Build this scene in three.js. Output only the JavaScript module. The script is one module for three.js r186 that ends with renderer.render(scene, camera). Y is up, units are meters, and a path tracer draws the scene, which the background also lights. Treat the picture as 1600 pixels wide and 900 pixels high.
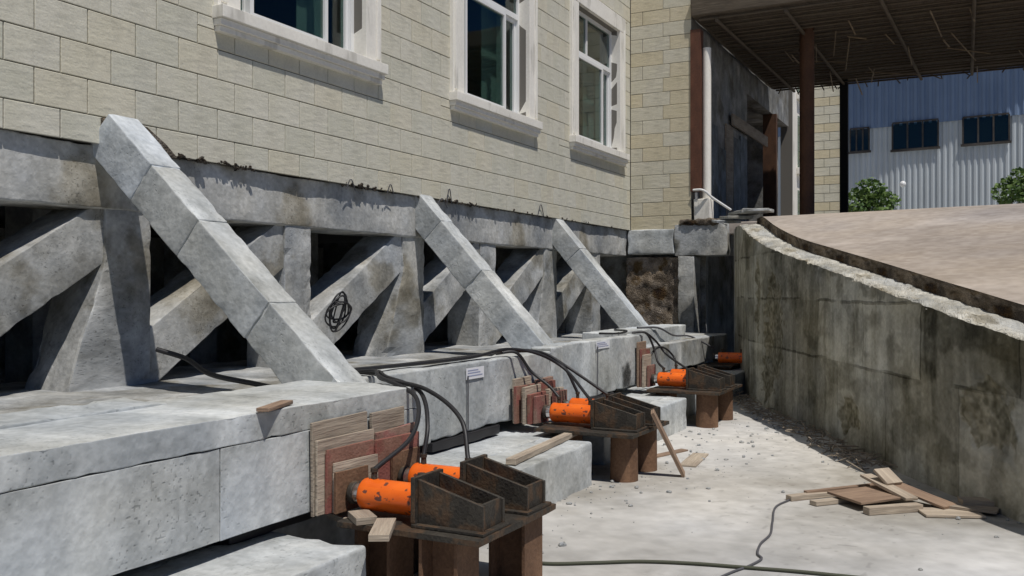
import * as THREE from 'three';
import { Sky } from 'three/addons/objects/Sky.js';
import { ImprovedNoise } from 'three/addons/math/ImprovedNoise.js';
import { mergeGeometries, mergeVertices } from 'three/addons/utils/BufferGeometryUtils.js';

/* ---------- camera, sky, sun, exposure ---------- */
const CY = 1.475, FPX = 1450, HY = 452, YAW = Math.atan(750 / FPX);   // facade runs along +x at z = -5.5, outward is +z
const scene = new THREE.Scene();
const camera = new THREE.PerspectiveCamera(2 * Math.atan(450 / FPX) * 180 / Math.PI, 16 / 9, 0.1, 400);
camera.position.set(0, CY, 0);
camera.lookAt(Math.cos(YAW), CY + 2 / FPX, -Math.sin(YAW));
const SUN = new THREE.Vector3(-0.22, 0.905, 0.367).normalize();
const sky = new Sky();
sky.scale.setScalar(300);
sky.name = 'sky';
sky.userData.kind = 'structure';
Object.assign(sky.material.uniforms.turbidity, { value: 9 });
Object.assign(sky.material.uniforms.rayleigh, { value: 0.4 });
Object.assign(sky.material.uniforms.mieCoefficient, { value: 0.002 });
sky.material.uniforms.sunPosition.value.copy(SUN);
scene.add(sky);
scene.environmentIntensity = 0.1;
const sun = new THREE.DirectionalLight(0xfff8ef, 4.8);
sun.position.copy(SUN).multiplyScalar(40).add(new THREE.Vector3(8, 0, -3));
sun.target.position.set(8, 0, -3);
sun.castShadow = true;
sun.shadow.mapSize.set(4096, 4096);
Object.assign(sun.shadow.camera, { left: -26, right: 40, top: 26, bottom: -26, near: 1, far: 120 });
sun.shadow.radius = 1.2;
scene.add(sun, sun.target);
const renderer = new THREE.WebGLRenderer();
renderer.toneMapping = THREE.LinearToneMapping;
renderer.toneMappingExposure = 0.74;
renderer.shadowMap.enabled = true;

/* ---------- helpers ---------- */
let seed = 12345;
const rnd = () => { seed = (seed * 1664525 + 1013904223) >>> 0; return seed / 4294967296; };
const rr = (a, b) => a + (b - a) * rnd();
const perlin = new ImprovedNoise();
const n3 = (x, y, z) => perlin.noise(x + 31.7, y + 17.3, z + 5.1);
const V = (x, y, z) => new THREE.Vector3(x, y, z);
const Fv = V(Math.cos(YAW), 0, -Math.sin(YAW)), Rv = V(Math.sin(YAW), 0, Math.cos(YAW));
const ray = (px, py) => V(0, -(py - HY) / FPX, 0).add(Fv).addScaledVector(Rv, (px - 800) / FPX);
function onY(px, py, y) { const d = ray(px, py), t = (y - CY) / d.y; return V(d.x * t, y, d.z * t); }       // pixel on a level plane
function onZ(px, py, z) { const d = ray(px, py), t = z / d.z; return V(d.x * t, CY + d.y * t, z); }          // pixel on a plane parallel to the facade
function onX(px, py, x) { const d = ray(px, py), t = x / d.x; return V(x, CY + d.y * t, d.z * t); }

const taken = {};
function numbered(n) { if (!(n in taken)) { taken[n] = 0; return n; } taken[n]++; return n + '_' + String(taken[n]).padStart(3, '0'); }
function tag(o, label, category, group) { o.userData.label = label; o.userData.category = category; if (group) o.userData.group = group; return o; }
function thing(name, label, category, pos = [0, 0, 0], group) {
  const g = new THREE.Group(); g.name = numbered(name); g.position.set(...pos); scene.add(g);
  return tag(g, label, category, group);
}
function shade(m) { m.castShadow = m.receiveShadow = true; return m; }
function part(parent, name, geo, mat, world = true) {            // geo in world coordinates unless world = false
  if (world) { let o = parent; while (o && o !== scene) { geo.translate(-o.position.x, -o.position.y, -o.position.z); o = o.parent; } }
  const m = shade(new THREE.Mesh(geo, mat)); m.name = name; parent.add(m); return m;
}
function solo(name, geo, mat, label, category, group) {           // a thing that is one mesh, origin at the base centre
  geo.computeBoundingBox(); const b = geo.boundingBox, c = V((b.min.x + b.max.x) / 2, b.min.y, (b.min.z + b.max.z) / 2);
  geo.translate(-c.x, -c.y, -c.z);
  const m = shade(new THREE.Mesh(geo, mat)); m.position.copy(c); m.name = numbered(name); scene.add(m);
  return tag(m, label, category, group);
}
function struct(name, geo, mat, kind = 'structure') { const m = shade(new THREE.Mesh(geo, mat)); m.name = numbered(name); m.userData.kind = kind; scene.add(m); return m; }

function boxUV(geo, ox = 0, oy = 0) {                              // uv in metres, by the way each face points
  const g = geo.index ? geo.toNonIndexed() : geo, p = g.attributes.position, uv = new Float32Array(p.count * 2);
  const a = V(), b = V(), c = V(), n = V();
  for (let i = 0; i < p.count; i += 3) {
    a.fromBufferAttribute(p, i); b.fromBufferAttribute(p, i + 1); c.fromBufferAttribute(p, i + 2);
    n.copy(b).sub(a).cross(c.clone().sub(a));
    const x = Math.abs(n.x), y = Math.abs(n.y), z = Math.abs(n.z);
    [a, b, c].forEach((q, k) => {
      const [u, v] = y >= x && y >= z ? [q.x, q.z] : x >= z ? [q.z + 0.37, q.y] : [q.x, q.y];
      uv[(i + k) * 2] = u + ox; uv[(i + k) * 2 + 1] = v + oy;
    });
  }
  g.setAttribute('uv', new THREE.BufferAttribute(uv, 2));
  return g;
}
function steps(L, r, seg) { const n = Math.max(1, Math.round((L - 2 * r) / seg)), out = [0, r * 0.4]; for (let i = 0; i <= n; i++) out.push(r + (L - 2 * r) * i / n); out.push(L - r * 0.4, L); return out; }
// a cast block with rounded, chipped arrises and slightly uneven faces; centred
function roughBox(sx, sy, sz, { r = 0.012, seg = 0.07, amp = 0.004, freq = 3, chip = 0.012, cf = 11, o = rnd() * 50 } = {}) {
  const S = [sx, sy, sz], C = S.map((s) => steps(s, r, seg)), pos = [], idx = [];
  for (let ax = 0; ax < 3; ax++) for (const side of [0, 1]) {
    const u = (ax + 1) % 3, v = (ax + 2) % 3, nu = C[u].length, nv = C[v].length, base = pos.length / 3;
    for (let j = 0; j < nv; j++) for (let i = 0; i < nu; i++) { const q = [0, 0, 0]; q[ax] = side ? S[ax] : 0; q[u] = C[u][i]; q[v] = C[v][j]; pos.push(q[0] - sx / 2, q[1] - sy / 2, q[2] - sz / 2); }
    for (let j = 0; j < nv - 1; j++) for (let i = 0; i < nu - 1; i++) {
      const A = base + j * nu + i, B = A + 1, D = A + nu, E = D + 1;
      if (side) idx.push(A, B, E, A, E, D); else idx.push(A, E, B, A, D, E);
    }
  }
  let g = new THREE.BufferGeometry();
  g.setAttribute('position', new THREE.Float32BufferAttribute(pos, 3)); g.setIndex(idx);
  g = mergeVertices(g, 1e-4);
  const p = g.attributes.position, q = V(), inn = V(), d = V();
  for (let i = 0; i < p.count; i++) {
    q.fromBufferAttribute(p, i);
    inn.set(THREE.MathUtils.clamp(q.x, -sx / 2 + r, sx / 2 - r), THREE.MathUtils.clamp(q.y, -sy / 2 + r, sy / 2 - r), THREE.MathUtils.clamp(q.z, -sz / 2 + r, sz / 2 - r));
    d.copy(q).sub(inn).normalize(); 
    const near = [sx / 2 - Math.abs(q.x), sy / 2 - Math.abs(q.y), sz / 2 - Math.abs(q.z)].sort((a, b) => a - b)[1];   // distance to the nearest arris
    const e = Math.max(0, 1 - near / 0.06), c = Math.max(0, n3(q.x * cf + o, q.y * cf, q.z * cf) * 1.6 - 0.15);
    const k = amp * (n3(q.x * freq + o, q.y * freq, q.z * freq - o) + 0.5 * n3(q.x * freq * 3.1, q.y * freq * 3.1 + o, q.z * freq * 3.1)) - chip * e * c;
    q.copy(inn).addScaledVector(d, r + k); p.setXYZ(i, q.x, q.y, q.z);
  }
  g.computeVertexNormals();
  return boxUV(g, o, o * 0.7);
}
const at = (g, x, y, z) => g.translate(x, y, z);
function slab(x0, x1, y0, y1, z0, z1, opt) { return at(roughBox(x1 - x0, y1 - y0, z1 - z0, opt), (x0 + x1) / 2, (y0 + y1) / 2, (z0 + z1) / 2); }
function bx(x0, x1, y0, y1, z0, z1) { return boxUV(new THREE.BoxGeometry(x1 - x0, y1 - y0, z1 - z0).translate((x0 + x1) / 2, (y0 + y1) / 2, (z0 + z1) / 2)); }
function board(L, h, w, o = {}) { return roughBox(L, h, w, { r: 0.003, seg: 0.09, amp: 0.002, chip: 0.004, ...o }); }
function tube(pts, r, seg = 48, rad = 7) { return new THREE.TubeGeometry(new THREE.CatmullRomCurve3(pts), seg, r, rad, false); }
function merge(list) { return mergeGeometries(list.map((g) => { const n = g.index ? g.toNonIndexed() : g; for (const k of Object.keys(n.attributes)) if (!['position', 'normal', 'uv'].includes(k)) n.deleteAttribute(k); if (!n.attributes.uv) return boxUV(n); return n; })); }
function rod(a, b, r, rad = 7) { const d = b.clone().sub(a), g = new THREE.CylinderGeometry(r, r, d.length(), rad); g.applyQuaternion(new THREE.Quaternion().setFromUnitVectors(V(0, 1, 0), d.normalize())); return g.translate((a.x + b.x) / 2, (a.y + b.y) / 2, (a.z + b.z) / 2); }

/* ---------- textures ---------- */
const hash = (x, y, s) => { let h = (x * 374761393 + y * 668265263 + s * 2147483647) | 0; h = Math.imul(h ^ (h >>> 13), 1274126177); return ((h ^ (h >>> 16)) >>> 0) / 4294967296; };
function vn(x, y, px, py, s) {                                     // value noise that tiles with periods px, py
  const xi = Math.floor(x), yi = Math.floor(y), fx = x - xi, fy = y - yi, u = fx * fx * (3 - 2 * fx), v = fy * fy * (3 - 2 * fy);
  const X0 = ((xi % px) + px) % px, X1 = (X0 + 1) % px, Y0 = ((yi % py) + py) % py, Y1 = (Y0 + 1) % py;
  const a = hash(X0, Y0, s), b = hash(X1, Y0, s), c = hash(X0, Y1, s), d = hash(X1, Y1, s);
  return a + (b - a) * u + (c - a) * v + (a - b - c + d) * u * v;
}
function fbm(u, v, fx, fy, oct, s) { let t = 0, a = 0.5, n = 0; for (let i = 0; i < oct; i++) { t += a * vn(u * fx, v * fy, fx, fy, s + i * 7); n += a; a *= 0.52; fx *= 2; fy *= 2; } return t / n; }
const sm = (a, b, x) => { const t = Math.min(1, Math.max(0, (x - a) / (b - a))); return t * t * (3 - 2 * t); };
function makeTex(w, h, fn, metresX, metresY) {                     // fn(u, v) -> [r, g, b (sRGB 0..255), height 0..1]
  const c = new Uint8Array(w * h * 4), b = new Uint8Array(w * h * 4);
  for (let j = 0; j < h; j++) for (let i = 0; i < w; i++) {
    const q = fn((i + 0.5) / w, (j + 0.5) / h), k = (j * w + i) * 4;
    for (let m = 0; m < 3; m++) { c[k + m] = Math.max(0, Math.min(255, q[m])); b[k + m] = Math.max(0, Math.min(255, q[3] * 255)); }
    c[k + 3] = b[k + 3] = 255;
  }
  const mk = (d, srgb) => { const t = new THREE.DataTexture(d, w, h); t.wrapS = t.wrapT = THREE.RepeatWrapping; t.magFilter = THREE.LinearFilter; t.minFilter = THREE.LinearMipmapLinearFilter; t.generateMipmaps = true; if (srgb) t.colorSpace = THREE.SRGBColorSpace; t.repeat.set(1 / metresX, 1 / (metresY ?? metresX)); t.needsUpdate = true; return t; };
  return { map: mk(c, true), bumpMap: mk(b, false) };
}
function mat(tex, o = {}) { return new THREE.MeshStandardMaterial({ ...(tex || {}), roughness: 0.9, metalness: 0, ...o }); }
function concreteTex(size, m, { base = [150, 153, 153], blotch = 26, stain = 0.3, pores = 0.5, streak = 0.3, s = 1, brown = 0 }) {
  return makeTex(size, size, (u, v) => {
    const big = fbm(u, v, 3, 3, 4, s), mid = fbm(u, v, 11, 11, 4, s + 40), fine = fbm(u, v, 90, 90, 3, s + 80);
    const st = fbm(u, v, 26, 3, 3, s + 120);
    const stainM = sm(0.52, 0.72, fbm(u, v, 5, 5, 5, s + 160)) * stain;
    const pale = sm(0.56, 0.74, fbm(u, v, 7, 6, 5, s + 230)) * 0.5;
    const pore = sm(0.78, 0.95, vn(u * 230, v * 230, 230, 230, s + 200)) * sm(0.45, 0.65, fbm(u, v, 6, 6, 3, s + 210)) * pores;
    let k = (big - 0.5) * blotch * 2 + (mid - 0.5) * blotch * 1.5 + (fine - 0.5) * 34 + (st - 0.5) * 40 * streak + pale * 34 - stainM * 62 - pore * 70;
    const warm = (fbm(u, v, 4, 4, 4, s + 300) - 0.5) * 16 + brown * stainM * 22;
    return [base[0] + k + warm, base[1] + k + warm * 0.4, base[2] + k - warm * 0.7, 0.5 + (fine - 0.5) * 0.5 + (mid - 0.5) * 0.5 - pore * 0.6];
  }, m);
}
const T = {
  beam: concreteTex(1024, 2.6, { base: [177, 181, 181], blotch: 32, stain: 0.34, pores: 0.4, streak: 0.7, s: 3 }),
  frame: concreteTex(1024, 2.2, { base: [158, 160, 159], blotch: 48, stain: 0.65, pores: 0.4, streak: 0.5, s: 503, brown: 0.5 }),
  ground: concreteTex(2048, 9, { base: [172, 170, 165], blotch: 26, stain: 0.42, pores: 0.25, streak: 0, s: 903, brown: 0.3 }),
  deck: concreteTex(1024, 7, { base: [164, 154, 144], blotch: 14, stain: 0.12, pores: 0.1, streak: 0, s: 1203 }),
  rubble: concreteTex(512, 1.1, { base: [112, 104, 94], blotch: 60, stain: 0.9, pores: 1, streak: 0.2, s: 1503, brown: 0.8 }),
  tile: makeTex(1024, 1024, (u, v) => {                           // rippled sprayed stone paint
    const big = fbm(u, v, 4, 4, 4, 21), fine = fbm(u, v, 120, 120, 2, 22), w = fbm(u, v, 10, 34, 3, 25);
    const stain = sm(0.58, 0.75, fbm(u, v, 9, 4, 4, 27)) * 7, k = (big - 0.5) * 16 + (fine - 0.5) * 16 - stain;
    return [201 + k, 198 + k, 182 + k * 0.9 + (big - 0.5) * 8, 0.5 + (w - 0.5) * 1.1 + (fine - 0.5) * 0.3];
  }, 1.3),
  paint: makeTex(512, 512, (u, v) => { const k = (fbm(u, v, 4, 4, 4, 31) - 0.5) * 20 + (fbm(u, v, 70, 70, 2, 32) - 0.5) * 12 - sm(0.6, 0.8, fbm(u, v, 14, 3, 4, 33)) * 26; return [232 + k, 229 + k, 220 + k, 0.5 + k / 90]; }, 1.5),
  steel: makeTex(512, 512, (u, v) => {                            // mill scale with rust
    const a = fbm(u, v, 6, 6, 5, 41), f = fbm(u, v, 60, 60, 3, 42), rust = sm(0.46, 0.66, fbm(u, v, 8, 6, 5, 44)), k = (a - 0.5) * 30 + (f - 0.5) * 26;
    return [64 + rust * 26 + k, 60 + rust * 12 + k, 54 + rust * 2 + k * 0.9, 0.5 + (f - 0.5) + rust * 0.2];
  }, 0.6),
  rust: makeTex(512, 512, (u, v) => { const a = fbm(u, v, 5, 3, 5, 51), f = fbm(u, v, 60, 60, 3, 52), k = (a - 0.5) * 60 + (f - 0.5) * 28; return [112 + k, 84 + k * 0.85, 63 + k * 0.7, 0.5 + (f - 0.5)]; }, 0.7),
  wood: makeTex(512, 512, (u, v) => { const g = fbm(u, v, 3, 46, 4, 61), b = fbm(u, v, 3, 5, 4, 62), f = fbm(u, v, 12, 160, 2, 63), k = (g - 0.5) * 46 + (b - 0.5) * 40 + (f - 0.5) * 30; return [170 + k, 157 + k, 140 + k * 0.9, 0.5 + (g - 0.5) * 0.8 + (f - 0.5) * 0.6]; }, 0.8),
  ply: makeTex(512, 512, (u, v) => { const b = fbm(u, v, 5, 4, 5, 71), f = fbm(u, v, 50, 80, 3, 72), r = sm(0.45, 0.62, fbm(u, v, 4, 5, 4, 74)), k = (b - 0.5) * 46 + (f - 0.5) * 26; return [138 + k + r * 4, 112 + k - r * 16, 98 + k - r * 10, 0.5 + (f - 0.5)]; }, 0.7),
  orange: makeTex(512, 512, (u, v) => { const b = fbm(u, v, 5, 5, 4, 81), sc = sm(0.66, 0.74, fbm(u, v, 14, 18, 5, 83)), k = (b - 0.5) * 26; return [232 + k - sc * 130, 104 + k - sc * 46, 22 + k * 0.4 + sc * 26, 0.6 - sc * 0.4]; }, 0.5),
  dark: makeTex(512, 512, (u, v) => { const b = fbm(u, v, 4, 9, 5, 91), f = fbm(u, v, 60, 60, 3, 92), k = (b - 0.5) * 46 + (f - 0.5) * 22; return [72 + k, 68 + k, 64 + k, 0.5 + (f - 0.5)]; }, 1.6),
  metalBlue: makeTex(512, 512, (u, v) => { const b = fbm(u, v, 30, 2, 3, 101), f = fbm(u, v, 6, 6, 4, 102), k = (b - 0.5) * 26 + (f - 0.5) * 22; return [112 + k, 132 + k, 160 + k, 0.5]; }, 8),
  metalWhite: makeTex(512, 512, (u, v) => { const b = fbm(u, v, 30, 2, 3, 111), f = fbm(u, v, 6, 6, 4, 112), k = (b - 0.5) * 22 + (f - 0.5) * 18; return [186 + k, 194 + k, 198 + k, 0.5]; }, 8),
};
const M = {
  beam: mat(T.beam, { bumpScale: 0.006, roughness: 0.92 }),
  frame: mat(T.frame, { bumpScale: 0.006, roughness: 0.95 }),
  ground: mat(T.ground, { bumpScale: 0.006, roughness: 0.9 }),
  deck: mat(T.deck, { bumpScale: 0.004, roughness: 0.9 }),
  rubble: mat(T.rubble, { bumpScale: 0.03, roughness: 0.97 }),
  tileA: mat(T.tile, { bumpScale: 0.0035, roughness: 0.85 }),
  tileB: mat(T.tile, { bumpScale: 0.0035, roughness: 0.85, color: new THREE.Color(0.94, 0.95, 0.95) }),
  tileC: mat(T.tile, { bumpScale: 0.0035, roughness: 0.85, color: new THREE.Color(1, 0.98, 0.94) }),
  tileR: mat(T.tile, { bumpScale: 0.0035, roughness: 0.85, color: new THREE.Color(1.0, 0.93, 0.8) }),
  grout: mat(null, { color: new THREE.Color(0.17, 0.16, 0.14) }),
  paint: mat(T.paint, { bumpScale: 0.003, roughness: 0.8 }),
  pvc: mat(null, { color: new THREE.Color(0.78, 0.79, 0.78), roughness: 0.4 }),
  gasket: mat(null, { color: new THREE.Color(0.05, 0.05, 0.05), roughness: 0.7 }),
  glass: new THREE.MeshPhysicalMaterial({ color: new THREE.Color(0.55, 0.66, 0.63), roughness: 0.03, transmission: 1, thickness: 0, ior: 1.5 }),
  plaster: mat(null, { color: new THREE.Color(0.5, 0.51, 0.5) }),
  steel: mat(T.steel, { bumpScale: 0.002, roughness: 0.62, metalness: 0.35 }),
  rust: mat(T.rust, { bumpScale: 0.002, roughness: 0.85 }),
  chrome: mat(null, { color: new THREE.Color(0.7, 0.7, 0.7), roughness: 0.22, metalness: 1 }),
  wood: mat(T.wood, { bumpScale: 0.003, roughness: 0.88 }),
  woodRed: mat(T.wood, { bumpScale: 0.003, roughness: 0.88, color: new THREE.Color(0.66, 0.54, 0.48) }),
  woodGrey: mat(T.wood, { bumpScale: 0.003, roughness: 0.9, color: new THREE.Color(0.78, 0.78, 0.78) }),
  ply: mat(T.ply, { bumpScale: 0.002, roughness: 0.85 }),
  plyRed: mat(T.ply, { bumpScale: 0.002, roughness: 0.7, color: new THREE.Color(0.98, 0.82, 0.78) }),
  orange: mat(T.orange, { bumpScale: 0.001, roughness: 0.36 }),
  rubber: mat(null, { color: new THREE.Color(0.018, 0.018, 0.02), roughness: 0.5 }),
  cable: mat(null, { color: new THREE.Color(0.09, 0.09, 0.1), roughness: 0.6 }),
  green: mat(null, { color: new THREE.Color(0.06, 0.065, 0.04), roughness: 0.7 }),
  dark: mat(T.dark, { bumpScale: 0.01, roughness: 0.9 }),
  frameDark: mat(T.rubble, { bumpScale: 0.03, roughness: 0.95, color: new THREE.Color(1.25, 1.2, 1.15) }),
  ledge: mat(T.frame, { bumpScale: 0.02, roughness: 0.95, color: new THREE.Color(1.15, 1.1, 1.0) }),
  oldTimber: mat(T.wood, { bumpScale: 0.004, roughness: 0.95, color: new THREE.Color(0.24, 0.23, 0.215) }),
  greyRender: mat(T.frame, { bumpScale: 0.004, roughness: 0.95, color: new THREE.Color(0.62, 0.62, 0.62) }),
  bluePanel: mat(T.frame, { bumpScale: 0.002, roughness: 0.8, color: new THREE.Color(0.5, 0.56, 0.62) }),
  blackPaint: new THREE.MeshPhysicalMaterial({ color: new THREE.Color(0.02, 0.02, 0.021), roughness: 0.9, specularIntensity: 0.3 }),
  brownPaint: mat(T.rust, { bumpScale: 0.001, roughness: 0.6, color: new THREE.Color(0.62, 0.42, 0.38) }),
  brownPost: mat(T.rust, { bumpScale: 0.001, roughness: 0.7, color: new THREE.Color(0.5, 0.4, 0.32) }),
  bamboo: mat(T.wood, { bumpScale: 0.002, roughness: 0.7, color: new THREE.Color(0.5, 0.45, 0.36) }),
  blue: mat(T.metalBlue, { roughness: 0.55, bumpScale: 0 }),
  white: mat(T.metalWhite, { roughness: 0.55, bumpScale: 0 }),
  leaf: new THREE.MeshPhysicalMaterial({ color: new THREE.Color(0.13, 0.22, 0.04), roughness: 0.8, transmission: 0.3, thickness: 0 }),
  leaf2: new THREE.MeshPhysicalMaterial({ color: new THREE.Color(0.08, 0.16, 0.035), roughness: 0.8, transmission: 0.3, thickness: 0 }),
  bark: mat(null, { color: new THREE.Color(0.12, 0.09, 0.06) }),
  paper: mat(null, { color: new THREE.Color(0.78, 0.79, 0.82), roughness: 0.8 }),
  ink: mat(null, { color: new THREE.Color(0.3, 0.33, 0.48), roughness: 0.8 }),
};

/* ---------- ground ---------- */
{
  const g = new THREE.PlaneGeometry(420, 420, 1, 1).rotateX(-Math.PI / 2).translate(20, 0, 0);
  const p = g.attributes.position, uv = g.attributes.uv; for (let i = 0; i < p.count; i++) uv.setXY(i, p.getX(i), p.getZ(i));
  struct('ground', g, M.ground);
}

/* ---------- the clad office block ---------- */
const FZ = -5.5, Y0 = CY + 1.005, ROW = 0.24, ROW0 = CY + 1.2, TOP = 7.4, XL = -3, XR = 15.04;
const WINS = [-0.6 + 3.55, 6.58, 10.2, 13.58].slice(1).map((c) => ({ c, x0: c - 0.86, x1: c + 0.86, y0: 3.73, y1: 5.745 }));
const SUR = 0.25;
const building = thing('office_building', 'cream block-faced office building with white-trimmed windows raised on concrete frame', 'building', [6, 2.48, -8]);
function subtract(rects, h) {
  const out = [];
  for (const [x0, x1, y0, y1] of rects) {
    if (h[0] >= x1 || h[1] <= x0 || h[2] >= y1 || h[3] <= y0) { out.push([x0, x1, y0, y1]); continue; }
    if (h[2] > y0) out.push([x0, x1, y0, h[2]]);
    if (h[3] < y1) out.push([x0, x1, h[3], y1]);
    const a = Math.max(y0, h[2]), b = Math.min(y1, h[3]);
    if (h[0] > x0) out.push([x0, h[0], a, b]);
    if (h[1] < x1) out.push([h[1], x1, a, b]);
  }
  return out;
}
{ // backing wall with openings, roof, floor, inner walls
  let rects = [[XL, XR + 0.012, Y0 + 0.012, TOP]];
  for (const w of WINS) rects = subtract(rects, [w.x0, w.x1, w.y0, w.y1]);
  const list = rects.map(([x0, x1, y0, y1]) => bx(x0, x1, y0, y1, FZ - 0.26, FZ - 0.012));
  list.push(bx(XR + 0.012, XR + 0.25, Y0 + 0.012, TOP, FZ - 0.262, -4.44));                 // return
  part(building, 'wall', merge(list), M.grout);
  const rooms = [bx(XL, 27, Y0 + 0.02, Y0 + 0.14, -14, FZ - 0.265), bx(XL, 27, 6.3, 6.4, -14, FZ - 0.265), bx(XL, 27, Y0 + 0.14, 6.3, -10.1, -10)];
  for (const x of [XL + 0.02, 4.7, 8.4, 12, 15.2]) rooms.push(bx(x, x + 0.1, Y0 + 0.14, 6.3, -10, FZ - 0.265));
  part(building, 'interior', merge(rooms), M.plaster);
  part(building, 'roof', bx(XL, 27, TOP, TOP + 0.15, -14, FZ - 0.02), M.dark);
  part(building, 'side_wall', merge([bx(XL, XL + 0.2, 0, TOP, -14, FZ - 0.27), bx(XL, 27, 0, TOP, -14.2, -14)]), M.dark);
}
// cladding tiles: one mesh each where the photograph shows them, the rows above the frame joined
function tileGeo(w, h, o) {
  const t = 0.012, c = 0.004, W = w / 2, H = h / 2, iw = W - c, ih = H - c, P = [], add = (...q) => { for (const k of [0, 1, 2, 0, 2, 3]) P.push(...q[k]); };
  add([-iw, -ih, 0], [iw, -ih, 0], [iw, ih, 0], [-iw, ih, 0]);
  add([-W, -H, -c], [W, -H, -c], [iw, -ih, 0], [-iw, -ih, 0]); add([W, -H, -c], [W, H, -c], [iw, ih, 0], [iw, -ih, 0]);
  add([W, H, -c], [-W, H, -c], [-iw, ih, 0], [iw, ih, 0]); add([-W, H, -c], [-W, -H, -c], [-iw, -ih, 0], [-iw, ih, 0]);
  add([-W, -H, -t], [W, -H, -t], [W, -H, -c], [-W, -H, -c]); add([W, -H, -t], [W, H, -t], [W, H, -c], [W, -H, -c]);
  add([W, H, -t], [-W, H, -t], [-W, H, -c], [W, H, -c]); add([-W, H, -t], [-W, -H, -t], [-W, -H, -c], [-W, H, -c]);
  const g = new THREE.BufferGeometry(); g.setAttribute('position', new THREE.Float32BufferAttribute(P, 3)); g.computeVertexNormals();
  return boxUV(g, o, o * 1.7);
}
{
  const JW = 0.008, cache = {}, mats = [M.tileA, M.tileA, M.tileB, M.tileC], rest = [];
  const putTile = (x0, x1, y0, y1, place, mats, seen) => {
    const w = x1 - x0 - JW, h = y1 - y0 - JW; if (w < 0.03 || h < 0.03) return;
    const v = Math.floor(rnd() * 5), key = [w.toFixed(2), h.toFixed(2), v].join();
    const g = cache[key] ||= tileGeo(w, h, v * 0.271);
    if (!seen) { rest.push(place(new THREE.Object3D(), (x0 + x1) / 2, (y0 + y1) / 2, g)); return; }
    const m = shade(new THREE.Mesh(g, mats[Math.floor(rnd() * mats.length)])); m.name = 'tile'; place(m, (x0 + x1) / 2, (y0 + y1) / 2, g); building.add(m);
  };
  const front = (m, x, y, g) => { const dz = rr(-0.0015, 0.0015); m.position.set(x - 6, y - 2.48, FZ + dz + 8); m.rotation.z = rr(-0.002, 0.002); m.userData.g = undefined; delete m.userData.g; m.__g = g; return m; };
  const side = (m, z, y, g) => { m.position.set(XR + rr(-0.0015, 0.0015) - 6, y - 2.48, z + 8); m.rotation.y = -Math.PI / 2; m.__g = g; return m; };
  for (let k = -1; ; k++) {
    const y0 = k < 0 ? Y0 : ROW0 + k * ROW, y1 = ROW0 + (k + 1) * ROW; if (y1 > TOP) break;
    const off = (k & 1) ? 4.1 : 3.91;                              // running bond
    for (let i = -20; i < 30; i++) {
      let x0 = off + (i - 1) * 0.4, x1 = x0 + 0.4; if (x1 < XL || x0 > XR) continue; x0 = Math.max(x0, XL); x1 = Math.min(x1, XR);
      let rs = [[x0, x1, y0, y1]];
      for (const w of WINS) rs = subtract(rs, [w.x0 - SUR + 0.01, w.x1 + SUR - 0.01, w.y0 - 0.19, w.y1 + SUR - 0.01]);
      for (const r of rs) {
        const d = V(Math.min(r[1], XR) , r[2] - CY, FZ), dep = d.dot(Fv), seen = r[1] > 3.2 && (r[2] - CY) / dep < 0.335;
        putTile(...r, front, mats, seen);
      }
    }
  }
  const RH = 0.232, mr = [M.tileR, M.tileR, M.tileC];
  for (let k = 0; k * RH + Y0 < TOP - RH; k++) {
    const y0 = Y0 + k * RH, y1 = y0 + RH, cuts = (k & 1) ? [FZ, -5.28, -4.8, -4.43] : [FZ, -4.92, -4.43];
    for (let i = 0; i + 1 < cuts.length; i++) putTile(cuts[i] + (i ? 0 : 0.004), cuts[i + 1], y0, y1, side, mr, y0 < 6.7);
  }
  const up = merge(rest.map((o) => { o.updateMatrix(); return o.__g.clone().applyMatrix4(o.matrix); }));
  const m = part(building, 'upper_tiles', up, M.tileA, false); m.userData.kind = 'stuff';
}
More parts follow.
